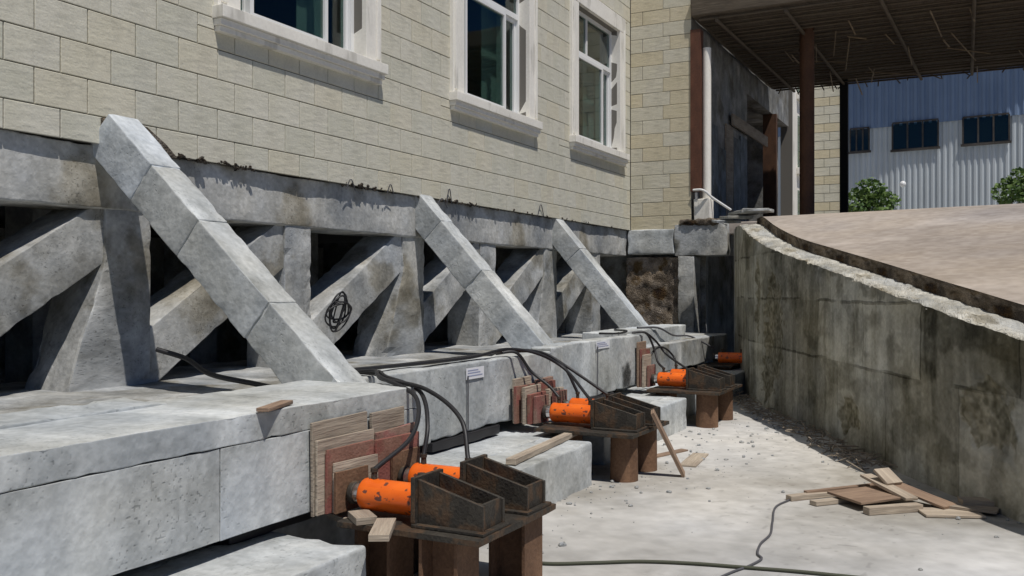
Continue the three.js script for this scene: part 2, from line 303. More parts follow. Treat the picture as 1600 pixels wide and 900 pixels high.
// windows
for (const w of WINS) {
  const win = new THREE.Group(); win.name = 'window'; win.position.set(w.c - 6, w.y0 - 2.48, FZ + 8); building.add(win);
  const P = (n, g, m) => part(win, n, g.translate(w.c, w.y0, FZ), m);
  const hw = 0.86, H = w.y1 - w.y0, s = SUR;
  const box = (x0, x1, y0, y1, z0, z1) => slab(x0, x1, y0, y1, z0, z1, { r: 0.006, seg: 0.25, amp: 0.0015, chip: 0.003 });
  P('surround', merge([box(-hw - s, -hw, 0.002, H, -0.2, 0.045), box(hw, hw + s, 0.002, H, -0.2, 0.045), box(-hw - s, hw + s, H + 0.001, H + s, -0.2, 0.047), box(-hw - s + 0.03, -hw - 0.16, 0.04, H + 0.04, 0.03, 0.06), box(hw + 0.16, hw + s - 0.03, 0.04, H + 0.04, 0.03, 0.06)]), M.paint);
  P('sill', merge([box(-hw - s - 0.02, hw + s + 0.02, -0.1, 0, -0.2, 0.115), box(-hw - s - 0.005, hw + s + 0.005, -0.155, -0.1, -0.05, 0.085), box(-hw - s + 0.01, hw + s - 0.01, -0.2, -0.155, -0.05, 0.058)]), M.paint);
  const fz = -0.13, f = 0.05, mull = 0.42, tr = 1.36;
  const fb = (x0, x1, y0, y1, d = 0) => bx(x0, x1, y0, y1, fz - 0.04 + d, fz + 0.02 + d);
  P('frame', merge([fb(-hw, -hw + f, 0.001, H), fb(hw - f, hw, 0.001, H), fb(-hw + f, hw - f, 0.002, f, -0.001), fb(-hw + f, hw - f, H - f, H, -0.001), fb(-hw + f, hw - f, tr - 0.035, tr + 0.035, 0.002), fb(-0.2, -0.16, tr + 0.035, H - f, -0.004)]), M.pvc);
  const sash = (x0, x1, d) => { const y0 = f + 0.004, y1 = tr - 0.037, k = 0.045; P('sash', merge([fb(x0, x0 + k, y0, y1, d), fb(x1 - k, x1, y0, y1, d), fb(x0 + k, x1 - k, y0, y0 + k, d - 0.001), fb(x0 + k, x1 - k, y1 - k, y1, d - 0.001)]), M.pvc); P('pane', bx(x0 + k, x1 - k, y0 + k, y1 - k, fz - 0.012 + d, fz - 0.006 + d), M.glass); };
  sash(-hw + f + 0.002, -0.58, -0.03); sash(-0.62, mull, 0.03); sash(mull - 0.04, hw - f - 0.002, -0.03);
  P('pane', bx(-hw + f, -0.2, tr + 0.035, H - f, fz - 0.012, fz - 0.006), M.glass);
  P('pane', bx(-0.16, hw - f, tr + 0.035, H - f, fz - 0.012, fz - 0.006), M.glass);
  P('curtain', bx(0.36, hw - 0.04, 0.06, tr + 0.2, -0.42, -0.41), M.plaster);
}

/* ---------- concrete frame under the building ---------- */
const frame = thing('underpinning_frame', 'grey cast concrete frame of posts, sloping braces and raking struts under the cream wall', 'concrete frame', [6, 0.4, -6]);
const B0 = CY + 0.564;                                             // underside of the edge beam
const POSTS = [[0.95, 0.5, 0.3], [2.75, 0.36, 0], [4.72, 0.4, 0.34], [6.58, 0.36, 0], [8.47, 0.42, 0.34], [10.15, 0.4, 0.05], [12.0, 0.42, 0.3], [13.7, 0.36, 0]];
{
  const g = slab(XL + 0.3, XR, B0, Y0 + 0.01, FZ - 0.55, FZ - 0.06, { r: 0.02, seg: 0.06, amp: 0.016, freq: 2.2, chip: 0.03, cf: 7 });
  part(frame, 'edge_beam', g, M.frame);
  part(frame, 'base_slab', slab(XL + 0.3, 14.6, 0.41, CY - 0.7, -6.6, -3.72, { r: 0.02, seg: 0.12, amp: 0.012, chip: 0.03 }), M.frame);
  for (const [x, w, flare] of POSTS) {
    const h0 = CY - 0.74, h1 = B0 + 0.06, c = at(roughBox(w, h1 - h0, 0.46, { r: 0.015, seg: 0.06, amp: 0.008, chip: 0.03, cf: 8 }), x, (h0 + h1) / 2, FZ - 0.31), p = c.attributes.position;
    for (let i = 0; i < p.count; i++) { const t = Math.min(1, Math.max(0, (B0 - 0.35 - p.getY(i)) / 1.0)); if (p.getX(i) < x) p.setX(i, p.getX(i) - flare * t * (x - p.getX(i)) / (w / 2)); }
    c.computeVertexNormals(); part(frame, 'post', c, M.frame);
  }
  for (let i = 1; i < POSTS.length; i++) {                         // braces rise from the foot of one post to the head of the next
    const xr = POSTS[i][0] - POSTS[i][1] / 2, k = 0.63, a = Math.atan(k), vt = 0.46, xc0 = xr - 1.62, xc1 = xr + 0.16;
    const yc = (x) => B0 - vt / 2 + k * (x - (xr - 0.12)), L = (xc1 - xc0) / Math.cos(a);
    const g = roughBox(L, vt * Math.cos(a), 0.42, { r: 0.012, seg: 0.06, amp: 0.007, chip: 0.03, cf: 8 }).rotateZ(a);
    part(frame, 'brace', at(g, (xc0 + xc1) / 2, (yc(xc0) + yc(xc1)) / 2, FZ - 0.315), M.frame);
  }
  part(frame, 'end_wall', bx(15.46, 15.6, 0, B0 + 0.4, -12.6, -4.3), M.frame);
  part(frame, 'back_wall', bx(XL + 0.3, 15.4, 0, B0 + 0.3, -12.6, -12.4), M.frame);
  for (const x of [1.6, 3.4, 5.6, 7.5, 9.3, 11.2, 13]) part(frame, 'inner_post', bx(x, x + 0.4, 0.3, B0 + 0.4, -8.3, -7.9), M.frame);
}
// raking struts: (x0, x1, line of the upper face (z, y) head to foot, depth, joints)
function strut(x0, x1, zh, yh, zf, yf, dep, joints, mat = M.beam) {
  const L = Math.hypot(zf - zh, yf - yh), a = Math.atan2(yh - yf, zf - zh), g = new THREE.Group(); g.name = 'raking_strut';
  const base = [(x0 + x1) / 2, CY + yf, zf]; g.position.set(base[0] - 6, base[1] - 0.4, base[2] + 6); g.rotation.x = a; frame.add(g);   // local -z runs up the strut
  const cuts = [-0.03, ...joints, L + 0.12];
  const core = new THREE.BoxGeometry(x1 - x0 - 0.02, dep - 0.02, L).translate(0, -dep / 2, -L / 2); part(g, 'core', boxUV(core), mat, false);
  for (let i = 0; i + 1 < cuts.length; i++) {
    const l = cuts[i + 1] - cuts[i] - 0.004; 
    part(g, 'cast_length', at(roughBox(x1 - x0 + rr(-0.004, 0.004), dep + rr(-0.004, 0.004), l, { r: 0.012, seg: 0.05, amp: 0.004, chip: 0.02, cf: 9 }), rr(-0.003, 0.003), -dep / 2, -(cuts[i] + cuts[i + 1]) / 2), mat, false);
  }
}
strut(4.40, 4.66, -5.33, 1.14, -3.42, -0.56, 0.315, [0.72, 1.52, 2.1]);
strut(8.45, 8.70, -5.5, 1.03, -4.02, -0.54, 0.3, [1.02, 1.75]);
strut(12.0, 12.25, -5.5, 1.0, -4.15, -0.56, 0.29, [1.5]);
strut(0.75, 1.0, -5.5, 1.05, -3.5, -0.56, 0.315, [1.2]);
{ // mortar patch where the first strut meets the wall, and crumbs of mortar along the foot of the cladding
  const sh = new THREE.Shape(); [[4.42, 2.46], [4.42, 2.66], [4.55, 2.675], [4.8, 2.655], [4.98, 2.55], [5.08, 2.47]].forEach(([x, y], i) => (i ? sh.lineTo(x, y) : sh.moveTo(x, y)));
  part(frame, 'mortar_patch', boxUV(new THREE.ExtrudeGeometry(sh, { depth: 0.02, bevelEnabled: true, bevelSize: 0.008, bevelThickness: 0.008, bevelSegments: 1 }).translate(0, 0, FZ - 0.01)), M.rubble);
  const lumps = [];
  for (let i = 0; i < 150; i++) {
    const x = i < 40 ? rr(5.1, 5.9) : i < 70 ? rr(7.1, 7.9) : i < 100 ? rr(8.9, 9.7) : rr(3.4, 15), r = rr(0.006, 0.024);
    const g = new THREE.IcosahedronGeometry(r, 0); g.scale(rr(0.7, 2), rr(0.5, 1.1), rr(0.6, 1.2)); g.rotateZ(rr(-1, 1)); lumps.push(g.translate(x, Y0 + rr(-0.012, 0.02), FZ + rr(-0.02, 0.012)));
  }
  part(frame, 'mortar_crumbs', merge(lumps), M.rubble).userData.kind = 'stuff';
  for (const [px, py, w, h] of [[548, 290, 14, 10], [690, 318, 18, 8], [702, 312, 8, 18], [845, 333, 10, 14], [610, 296, 10, 8]]) {
    const a = onZ(px - w / 2, py + 6, FZ + 0.005), b = onZ(px, py - h, FZ + 0.03), c = onZ(px + w / 2, py + 7, FZ + 0.005);
    part(frame, 'tie_wire', tube([a, b, c], 0.006, 12, 5), M.cable);
  }
}

/* ---------- jacking beams, slide pads, footings ---------- */
const beamOpt = { r: 0.018, seg: 0.06, amp: 0.007, chip: 0.03, cf: 7 };
const BT = 0.925, BB = 0.405;
{
  const b1 = thing('jacking_beam', 'long pale concrete beam with a pour line, plywood packing against its end', 'concrete beam', [1.6, BB, -3.3], 'concrete beams pushed by the jacks');
  part(b1, 'cap', slab(-1.2, 4.46, 0.8, BT, -3.70, -2.908, { ...beamOpt, r: 0.007, amp: 0.003, chip: 0.013, cf: 9 }), M.beam);
  part(b1, 'panel', slab(-1.2, 2.93, BB, 0.798, -3.70, -2.911, { ...beamOpt, r: 0.004, amp: 0.003, chip: 0.004 }), M.beam);
  part(b1, 'panel', slab(2.934, 4.46, BB, 0.798, -3.70, -2.91, { ...beamOpt, r: 0.004, amp: 0.003, chip: 0.004 }), M.beam);
  part(b1, 'haunch', at(roughBox(4.2, 0.09, 0.3, { ...beamOpt, amp: 0.015, chip: 0.04 }).rotateY(0.06).rotateZ(-0.012), 1.1, BT - 0.005, -3.53), M.beam);
  const b2 = thing('jacking_beam', 'pale concrete beam carrying a white paper label, seen between the first two pairs of jacks', 'concrete beam', [6, BB, -3.6], 'concrete beams pushed by the jacks');
  part(b2, 'panel', slab(4.475, 5.46, BB, 0.93, -3.70, -3.45, beamOpt), M.beam);
  part(b2, 'panel', slab(5.466, 7.5, BB, 0.925, -3.70, -3.485, beamOpt), M.beam);
  const b3 = thing('jacking_beam', 'grey concrete beam with soot mark and small paper label behind the second pair of jacks', 'concrete beam', [8.8, BB, -3.6], 'concrete beams pushed by the jacks');
  part(b3, 'panel', slab(7.51, 7.78, BB, 0.955, -3.70, -3.49, beamOpt), M.beam);
  part(b3, 'panel', slab(7.786, 10.05, BB, 0.965, -3.70, -3.52, beamOpt), M.beam);
  const b4 = thing('jacking_beam', 'short concrete beam with hanging hoses beside the dark opening', 'concrete beam', [11.8, BB, -3.9], 'concrete beams pushed by the jacks');
  part(b4, 'panel', slab(10.1, 13.0, BB, 0.97, -4.3, -3.9, beamOpt), M.beam);
  // paper labels
  for (const [b, x, y, z, w, h] of [[b2, 5.98, 0.80, -3.478, 0.27, 0.085], [b3, 8.62, 0.875, -3.512, 0.36, 0.075]]) {
    const l = part(b, 'paper_label', bx(x, x + w, y, y + h, z, z + 0.003), M.paper);
    part(b, 'label_print', merge([0.25, 0.5, 0.72].map((k, i) => bx(x + 0.02, x + w * (0.9 - i * 0.12), y + h * k, y + h * k + 0.008, z + 0.0032, z + 0.0044))), M.ink);
    part(b, 'gauge_rod', rod(V(x + 0.01, 0.42, z + 0.012), V(x + 0.01, y + 0.03, z + 0.012), 0.006, 6), M.cable);
  }
  const N = 128, al = new Uint8Array(N * N * 4); for (let j = 0; j < N; j++) for (let i = 0; i < N; i++) { const u = (i + 0.5) / N, v = (j + 0.5) / N, d = Math.hypot((u - 0.5) * 2.1, (v - 0.3) * 1.7) + (fbm(u, v, 9, 7, 4, 801) - 0.5) * 0.9, q = 255 * sm(0.95, 0.25, d) * (0.55 + 0.45 * fbm(u, v, 30, 30, 2, 805)); al.set([q, q, q, 255], (j * N + i) * 4); }
  const at2 = new THREE.DataTexture(al, N, N); at2.magFilter = THREE.LinearFilter; at2.needsUpdate = true;
  part(b3, 'soot_mark', new THREE.PlaneGeometry(0.42, 0.4).translate(9.5, 0.6, -3.512), new THREE.MeshStandardMaterial({ color: new THREE.Color(0.02, 0.02, 0.018), roughness: 1, alphaMap: at2, transparent: true }));
  const pads = [[-0.5, 0.4, -3.3, -2.95], [1.4, 2.4, -3.3, -2.98], [3.1, 4.2, -3.35, -3.02], [5.5, 6.5, -3.68, -3.465], [7.95, 9.1, -3.68, -3.5], [11, 12, -4.2, -3.95]];
  pads.forEach(([x0, x1, z0, z1]) => solo('slide_pad', slab(x0, x1, 0.327, 0.404, z0, z1, { r: 0.012, seg: 0.1, amp: 0.008 }), M.rubber, 'black slide pad squeezed between concrete beam and footing', 'slide pad', 'black slide pads under the beams'));
  const foot = { r: 0.02, seg: 0.08, amp: 0.008, chip: 0.035, cf: 6 };
  solo('footing', slab(-1.6, 14.2, -0.02, 0.315, -7.2, -3.12, { ...foot, seg: 0.2 }), M.beam, 'continuous concrete footing running in shade under the beams', 'footing');
  solo('footing', slab(-1.6, 3.42, -0.02, 0.325, -3.11, -2.5, foot), M.beam, 'pale concrete footing ledge below the long jacking beam', 'footing', 'footing ledges between the jack stands');
  solo('footing', slab(4.33, 6.5, -0.02, 0.325, -3.11, -2.68, foot), M.beam, 'pale concrete footing ledge with a loose timber along its edge', 'footing', 'footing ledges between the jack stands');
  solo('footing', slab(7.25, 9.62, -0.02, 0.325, -3.11, -2.88, foot), M.beam, 'concrete footing ledge beyond the leaning board', 'footing', 'footing ledges between the jack stands');
}

/* ---------- hydraulic jacks on steel stands ---------- */
function makeJack(x, z0, y, label) {                              // pushes toward -z; z0 = plunger end
  const t = thing('hydraulic_jack', label, 'jack', [x, y, z0], 'orange hydraulic jacks');
  const lathe = (pts) => boxUV(new THREE.LatheGeometry(pts.map(([r, h]) => new THREE.Vector2(r, h)), 36).rotateX(Math.PI / 2));
  part(t, 'cylinder', lathe([[0, 0.075], [0.07, 0.075], [0.0765, 0.082], [0.0785, 0.1], [0.0785, 0.13], [0.0765, 0.134], [0.0765, 0.41], [0.0785, 0.414], [0.0785, 0.44], [0.074, 0.448], [0, 0.448]]), M.orange, false);
  part(t, 'plunger', lathe([[0, 0.012], [0.047, 0.012], [0.05, 0.016], [0.05, 0.08]]), M.chrome, false);
  part(t, 'swivel_cap', lathe([[0, 0], [0.052, 0], [0.056, 0.006], [0.056, 0.028], [0.05, 0.034], [0, 0.034]]), M.steel, false);
  for (const zz of [0.13, 0.4]) part(t, 'hose_fitting', merge([new THREE.CylinderGeometry(0.014, 0.016, 0.05, 8).translate(0, 0.095, zz), new THREE.CylinderGeometry(0.02, 0.02, 0.018, 6).translate(0, 0.12, zz)]), M.steel, false);
  return t;
}
function makeStand(x0, x1, z0, z1, jx, legs, label) {
  const t = thing('jack_stand', label, 'jack stand', [(x0 + x1) / 2, 0, (z0 + z1) / 2], 'steel jack stands');
  const py = 0.385;
  part(t, 'table_plate', slab(x0, x1, py - 0.03, py, z0, z1, { r: 0.004, seg: 0.08, amp: 0.002, chip: 0.004 }), M.steel);
  for (const lg of legs) {
    if (lg.r) part(t, 'leg', boxUV(new THREE.CylinderGeometry(lg.r, lg.r * 1.03, py - 0.032, 24).translate(lg.x, (py - 0.032) / 2, lg.z)), M.rust);
    else { const w = lg.w / 2, f = 0.016; part(t, 'leg', merge([bx(lg.x - w, lg.x + w, 0, py - 0.03, lg.z - w, lg.z - w + f), bx(lg.x - w, lg.x + w, 0, py - 0.03, lg.z + w - f, lg.z + w), bx(lg.x - f / 2, lg.x + f / 2, 0, py - 0.03, lg.z - w + f, lg.z + w - f)]).rotateY(0), M.rust); }
  }
  for (const x of jx) {                                            // welded reaction bracket: two tapering cheeks, head plate, end plate
    const g = new THREE.Group(); g.name = 'bracket'; t.add(g);
    const zb = z1 - 0.37, ze = z1 - 0.015, hh = 0.215, he = 0.125, hw = 0.105;
    const off = t.position; g.position.set(x - off.x, py - off.y, zb - off.z);
    part(g, 'foot_plate', slab(-hw - 0.03, hw + 0.03, 0.001, 0.016, -0.02, ze - zb + 0.005, { r: 0.003, seg: 0.1, amp: 0.001, chip: 0.002 }), M.steel, false);
    const sh = new THREE.Shape(); sh.moveTo(0, 0.016); sh.lineTo(0.34, 0.016); sh.lineTo(0.34, he); sh.lineTo(0.0, hh);
    for (const s of [-1, 1]) part(g, 'cheek_plate', boxUV(new THREE.ExtrudeGeometry(sh, { depth: 0.014, bevelEnabled: true, bevelSize: 0.002, bevelThickness: 0.002, bevelSegments: 1 }).rotateY(-Math.PI / 2).translate(s * (hw - 0.012) + 0.007, 0, 0)), M.steel, false);
    part(g, 'head_plate', slab(-hw - 0.02, hw + 0.02, 0.016, hh + 0.012, -0.028, -0.004, { r: 0.003, seg: 0.08, amp: 0.001, chip: 0.002 }), M.steel, false);
    part(g, 'end_plate', slab(-hw + 0.012, hw - 0.012, 0.016, he + 0.006, 0.315, 0.332, { r: 0.003, seg: 0.08, amp: 0.001, chip: 0.002 }), M.steel, false);
    part(g, 'rib', bx(-0.007, 0.007, 0.016, he * 0.9, -0.003, 0.314), M.steel, false);
  }
  return t;
}
const JY = CY - 0.995 + 0.0;
makeStand(3.5, 4.3, -2.74, -1.97, [3.69, 4.13], [{ x: 3.63, z: -2.2, w: 0.2 }, { x: 3.66, z: -2.58, w: 0.2 }, { x: 4.14, z: -2.12, w: 0.2 }, { x: 4.14, z: -2.58, w: 0.2 }], 'rusty steel jack stand with H-section legs beside the long beam');
makeJack(3.69, -2.79, JY, 'orange hydraulic jack pushing plywood on the long beam, in front of its twin');
makeJack(4.13, -2.79, JY, 'orange hydraulic jack with hoses arching into it, behind its twin on the H-legged stand');
makeStand(6.56, 7.45, -3.2, -2.38, [6.82, 7.2], [{ x: 6.78, z: -2.53, r: 0.105 }, { x: 7.24, z: -2.53, r: 0.105 }, { x: 6.8, z: -3.0, r: 0.105 }], 'steel jack stand on round rusty legs with a board leaning on it');
makeJack(6.84, -3.24, JY, 'orange hydraulic jack on the stand with the leaning board, nearer the long beam');
makeJack(7.22, -3.24, JY, 'orange hydraulic jack half hidden behind bracket on the stand with the leaning board');
makeStand(9.66, 10.7, -3.35, -2.55, [9.92, 10.36], [{ x: 9.82, z: -2.72, r: 0.115 }, { x: 10.46, z: -2.72, r: 0.115 }, { x: 9.9, z: -3.2, r: 0.115 }], 'steel jack stand with a round rust-brown leg beside the curved ramp wall');
makeJack(9.9, -3.36, JY, 'orange hydraulic jack below the hanging hoses near the curved wall');
makeJack(10.36, -3.36, JY, 'orange hydraulic jack partly hidden, beyond the one below the hanging hoses');
makeStand(13.2, 14.1, -3.75, -3.3, [], [{ x: 13.4, z: -3.45, r: 0.1 }, { x: 13.9, z: -3.6, r: 0.1 }], 'low steel stand in the shade of the dark opening');
{ const j = makeJack(13.4, -3.62, JY, 'orange jack lying in the dark opening beside the curved wall'); j.rotation.y = 0.15; }

/* ---------- packing boards between plungers and beams ---------- */
function pack(x, zb, zp, n, mats, hs, ws, label, group) {         // sheets standing between beam face zb and plunger zp
  let z = zb + 0.006; const th = (zp - zb - 0.006) / n;
  for (let i = 0; i < n; i++) {
    const h = hs[i % hs.length], w = ws[i % ws.length], t = th * 0.78, lean = rr(-0.01, 0.02);
    const g = board(w, h, t, { seg: 0.12, amp: 0.003 }).rotateX(-lean * 0.5).rotateZ(rr(-0.03, 0.03));
    solo('packing_board', at(g, x + rr(-0.04, 0.04), 0.39 + h / 2, z + t / 2), mats[i % mats.length], Array.isArray(label) ? label[i] : label, 'board', group);
    z += th;
  }
}
pack(3.74, -2.9, -2.795, 5, [M.woodGrey, M.wood, M.plyRed, M.wood, M.rust], [0.45, 0.36, 0.31, 0.24, 0.2], [0.44, 0.46, 0.38, 0.36, 0.26], ['tall grey board flat against the long beam behind the first jack', 'wide pale board second in the packing behind the first jack', 'dark red plywood sheet in the packing behind the first jack', 'small pale board behind the rusty plate at the first jack', 'rusty steel plate pressed by the first jack'], 'packing sheets behind the first jack');
pack(4.16, -2.9, -2.795, 4, [M.woodGrey, M.ply, M.plyRed, M.rust], [0.44, 0.34, 0.3, 0.22], [0.3, 0.36, 0.4, 0.26], ['tall grey board at the end of the long beam below the hoses', 'brown plywood sheet behind the jack with arching hoses', 'dark red plywood sheet behind the jack with arching hoses', 'rusty steel plate pressed by the jack with arching hoses'], 'packing sheets behind the second jack');
pack(6.84, -3.46, -3.245, 6, [M.wood, M.plyRed, M.woodGrey, M.wood, M.plyRed, M.ply], [0.36, 0.3, 0.28, 0.3, 0.24, 0.22], [0.3, 0.34, 0.28, 0.3, 0.3, 0.24], 'upright packing sheet behind the jack on the leaning-board stand', 'packing sheets behind the third jack');
pack(7.22, -3.46, -3.245, 4, [M.ply, M.plyRed, M.wood, M.ply], [0.32, 0.3, 0.24, 0.22], [0.3, 0.28, 0.3, 0.24], 'upright packing sheet behind the half hidden jack', 'packing sheets behind the fourth jack');
pack(9.9, -3.5, -3.365, 4, [M.woodRed, M.plyRed, M.wood, M.ply], [0.5, 0.42, 0.36, 0.24], [0.26, 0.3, 0.24, 0.24], 'reddish packing sheet standing behind the jack below the hanging hoses', 'packing sheets behind the fifth jack');
// loose timbers round the first stand
function timber(px, py, y, L, h, w, turn, m, label, group, tilt = 0) { const p = onY(px, py, y + h / 2); return solo('timber_board', at(board(L, h, w).rotateZ(tilt).rotateY(turn), p.x, y + h / 2 + Math.abs(Math.sin(tilt)) * L / 2, p.z), m, label, 'board', group); }
timber(598, 827, 0.386, 0.3, 0.03, 0.09, 0.5, M.wood, 'pale wood offcut jutting out below the first jack');
timber(566, 808, 0.386, 0.16, 0.035, 0.1, 0.9, M.woodGrey, 'grey wood block under the first jack beside the packing');
timber(545, 808, 0.33, 0.2, 0.03, 0.12, 1.2, M.wood, 'flat wood scrap lying against the packing sheets');
timber(430, 634, 0.93, 0.3, 0.018, 0.06, 0.35, M.woodRed, 'reddish wood scrap lying on top of the long beam');
{ const a = onY(798, 722, 0.347), b = onY(906, 672, 0.347), d = b.clone().sub(a); solo('timber_board', at(board(d.length(), 0.04, 0.07).rotateY(-Math.atan2(d.z, d.x)), (a.x + b.x) / 2, 0.349, (a.z + b.z) / 2), M.wood, 'long pale timber lying along the footing ledge', 'board'); }
timber(862, 667, 0.327, 0.16, 0.05, 0.1, 0.8, M.wood, 'small wood block under the third jack');
{ // board leaning on the second stand
  const a = onY(1068, 742, 0.012), b = V(6.95, 0.52, -2.36); const d = b.clone().sub(a), L = d.length();
  const g = board(L, 0.028, 0.1); g.applyMatrix4(new THREE.Matrix4().makeBasis(d.clone().normalize(), V(0, 0, 0), V(0, 0, 0)).identity());
  const X = d.clone().normalize(), Z = V(0.9, 0, -0.2).projectOnPlane(X).normalize(), Y = Z.clone().cross(X);
  g.applyMatrix4(new THREE.Matrix4().makeBasis(X, Y, Z)); const c = a.clone().lerp(b, 0.5); solo('leaning_board', at(g, c.x, c.y, c.z), M.woodRed, 'weathered board leaning from the ground against the second jack stand', 'board');
}
timber(1085, 718, 0.001, 0.62, 0.016, 0.14, 0.1, M.wood, 'thin plank lying flat on the ground past the leaning board');
timber(1045, 708, 0.001, 0.5, 0.014, 0.08, -0.3, M.woodRed, 'narrow reddish plank lying on the ground behind the leaning board');

/* ---------- curved ramp and its wall ---------- */
const gPts = [[2, -1.0], [4.5, -0.62], [6, -0.36], [6.89, -0.2], [7.9, 0.02], [9.03, 0.22], [10.54, 0.5], [12.2, 0.84], [13.2, 1.05], [13.8, 1.11], [15, 1.125], [40, 1.125]];
function deckY(x, z) {
  const u = x + 0.2 * z; let i = 1; while (i < gPts.length - 1 && gPts[i][0] < u) i++;
  const p0 = gPts[Math.max(0, i - 2)], p1 = gPts[i - 1], p2 = gPts[i], p3 = gPts[Math.min(gPts.length - 1, i + 1)], t = THREE.MathUtils.clamp((u - p1[0]) / (p2[0] - p1[0]), 0, 1);
  const m1 = p2[0] === p0[0] ? 0 : (p2[1] - p0[1]) / (p2[0] - p0[0]), m2 = p3[0] === p1[0] ? 0 : (p3[1] - p1[1]) / (p3[0] - p1[0]), h = p2[0] - p1[0];
  const t2 = t * t, t3 = t2 * t;
  return CY + (2 * t3 - 3 * t2 + 1) * p1[1] + (t3 - 2 * t2 + t) * h * m1 + (-2 * t3 + 3 * t2) * p2[1] + (t3 - t2) * h * m2;
}
const wallCurve = new THREE.CatmullRomCurve3([[14.85, -3.66], [13.2, -3.12], [11.5, -2.42], [10.3, -1.78], [9.05, -1.13], [7.86, -0.55], [6.67, 0.18], [5.5, 1.05], [4.5, 1.95]].map(([x, z]) => V(x, 0, z)), false, 'centripetal');
const WL = wallCurve.getLength();
const wallP = (s) => { const k = THREE.MathUtils.clamp(s / WL, 0, 1), p = wallCurve.getPointAt(k), t = wallCurve.getTangentAt(k); return { p, n: V(-t.z, 0, t.x).multiplyScalar(-1).dot(V(0.46, 0, 0.89)) > 0 ? V(t.z, 0, -t.x) : V(-t.z, 0, t.x) }; };
const LEDGE = 0.34;
const lip = (s) => { const { p, n } = wallP(s), q = p.clone().addScaledVector(n, LEDGE); return deckY(q.x, q.z) - 0.135; };
{
  // stained render of the wall: pour lifts, shutter joints, run marks, spalled patches (u along the wall in metres, v height)
  const lipAt = [], TW = 2048, TH = 512, WM = WL, HM = 2.7;
  const spalls = [[3.75, 1.0, 0.42, 0.75], [2.9, 1.35, 0.2, 0.5], [8.7, 0.62, 0.3, 0.3], [3.4, 0.35, 0.35, 0.3], [6.2, 0.3, 0.3, 0.2], [9.6, 0.4, 0.4, 0.3]];
  const wallTex = makeTex(TW, TH, (u, v) => {
    const s = u * WM, y = v * HM;
    const big = fbm(u, v, 14, 4, 5, 701), fine = fbm(u, v, 400, 100, 3, 702), run = fbm(u, v, 150, 3, 4, 703), run2 = fbm(u, v, 46, 2, 4, 704), mid = fbm(u, v, 60, 16, 4, 706);
    let k = (big - 0.5) * 50 + (fine - 0.5) * 34 + (run - 0.5) * 46 + (mid - 0.5) * 44;
    const lipY = (lipAt[Math.floor(u * TW)] ??= lip(s)), blot = sm(0.5, 0.62, fbm(u, v, 34, 9, 5, 750)) * sm(0.75, 0.15, lipY - y + (run - 0.5) * 0.7) * sm(3, 5.2, s);
    const grime = blot * 0.9 + sm(0.5, 0.66, run2) * 0.55 + sm(0.55, 0.7, fbm(u, v, 24, 9, 5, 709)) * 0.65;
    k -= grime * 46;
    let hgt = 0.55 + (fine - 0.5) * 0.3 + (mid - 0.5) * 0.25;
    const wob = (fbm(u, v, 30, 3, 3, 712) - 0.5) * 0.05;
    for (const yl of [0.78, 1.36, 1.92]) { const d = Math.abs(y - yl - wob); if (d < 0.012) { const br = sm(0.35, 0.6, fbm(u, v, 24, 4, 3, 715)); k -= 44 * br; hgt -= 0.3 * br; } }
    const lift = y < 0.78 ? 0 : y < 1.36 ? 1 : y < 1.92 ? 2 : 3, sj = (s + [0.2, 0.75, 0.4, 0.9][lift]) % 1.22; if (sj < 0.014) { k -= 34; hgt -= 0.2; }
    k += (hash(Math.floor((s + [0.2, 0.75, 0.4, 0.9][lift]) / 1.22), lift, 77) - 0.5) * 38;
    let sp = 0; for (const [cs, cy, rs, ry] of spalls) { const d = Math.hypot((s - cs) / rs, (y - cy) / ry) + (fbm(u, v, 90, 22, 4, 720) - 0.5) * 1.1; sp = Math.max(sp, sm(1, 0.8, d)); }
    const gr = fbm(u, v, 260, 64, 2, 730);
    k = k * (1 - sp * 0.4) - sp * 34 + sp * (gr - 0.5) * 90; hgt -= sp * 0.35 + sp * (gr - 0.5) * 0.4;
    const w = (fbm(u, v, 20, 5, 4, 740) - 0.4) * 26 + sp * 8;
    return [150 + k + w * 0.5, 149 + k + w * 0.2, 138 + k - w * 0.5, hgt];
  }, 1);
  const wm = mat(wallTex, { bumpScale: 0.03, roughness: 0.95 });
  const NS = 460, NV = 36, pos = [], uv = [], idx = [];
  for (let i = 0; i <= NS; i++) { const s = WL * i / NS, { p, n } = wallP(s), h = lip(s);
    for (let j = 0; j <= NV; j++) {
      const y = h * j / NV, top = j === NV ? 1 : 0; let d = 0.012 * n3(s * 2.2, y * 2.2, 3) + 0.008 * n3(s * 7, y * 7, 9);
      d += Math.max(0, 1 - (h - y) / 0.12) * 0.035 * Math.max(0, n3(s * 6, y * 4, 21) + 0.25);
      for (const [cs, cy, rs, ry] of spalls) { const e = Math.hypot((s - cs) / rs, (y - cy) / ry) + 0.5 * n3(s * 8, y * 8, 2); d += 0.03 * sm(1, 0.75, e); }
      const q = p.clone().addScaledVector(n, d); pos.push(q.x, y - (j ? 0 : 0.02) + top * 0.012 * n3(s * 9, 4, 7), q.z); uv.push(s / WM, y / HM);
    } }
  for (let i = 0; i < NS; i++) for (let j = 0; j < NV; j++) { const A = i * (NV + 1) + j, B = A + NV + 1; idx.push(A, A + 1, B, B, A + 1, B + 1); }
  const face = new THREE.BufferGeometry(); face.setAttribute('position', new THREE.Float32BufferAttribute(pos, 3)); face.setAttribute('uv', new THREE.Float32BufferAttribute(uv, 2)); face.setIndex(idx); face.computeVertexNormals();
  const ramp = thing('ramp_wall', 'tall curved retaining wall with stained, spalled concrete face below the ramp', 'retaining wall', [9, 0, -1]);
  part(ramp, 'wall_face', face, wm);
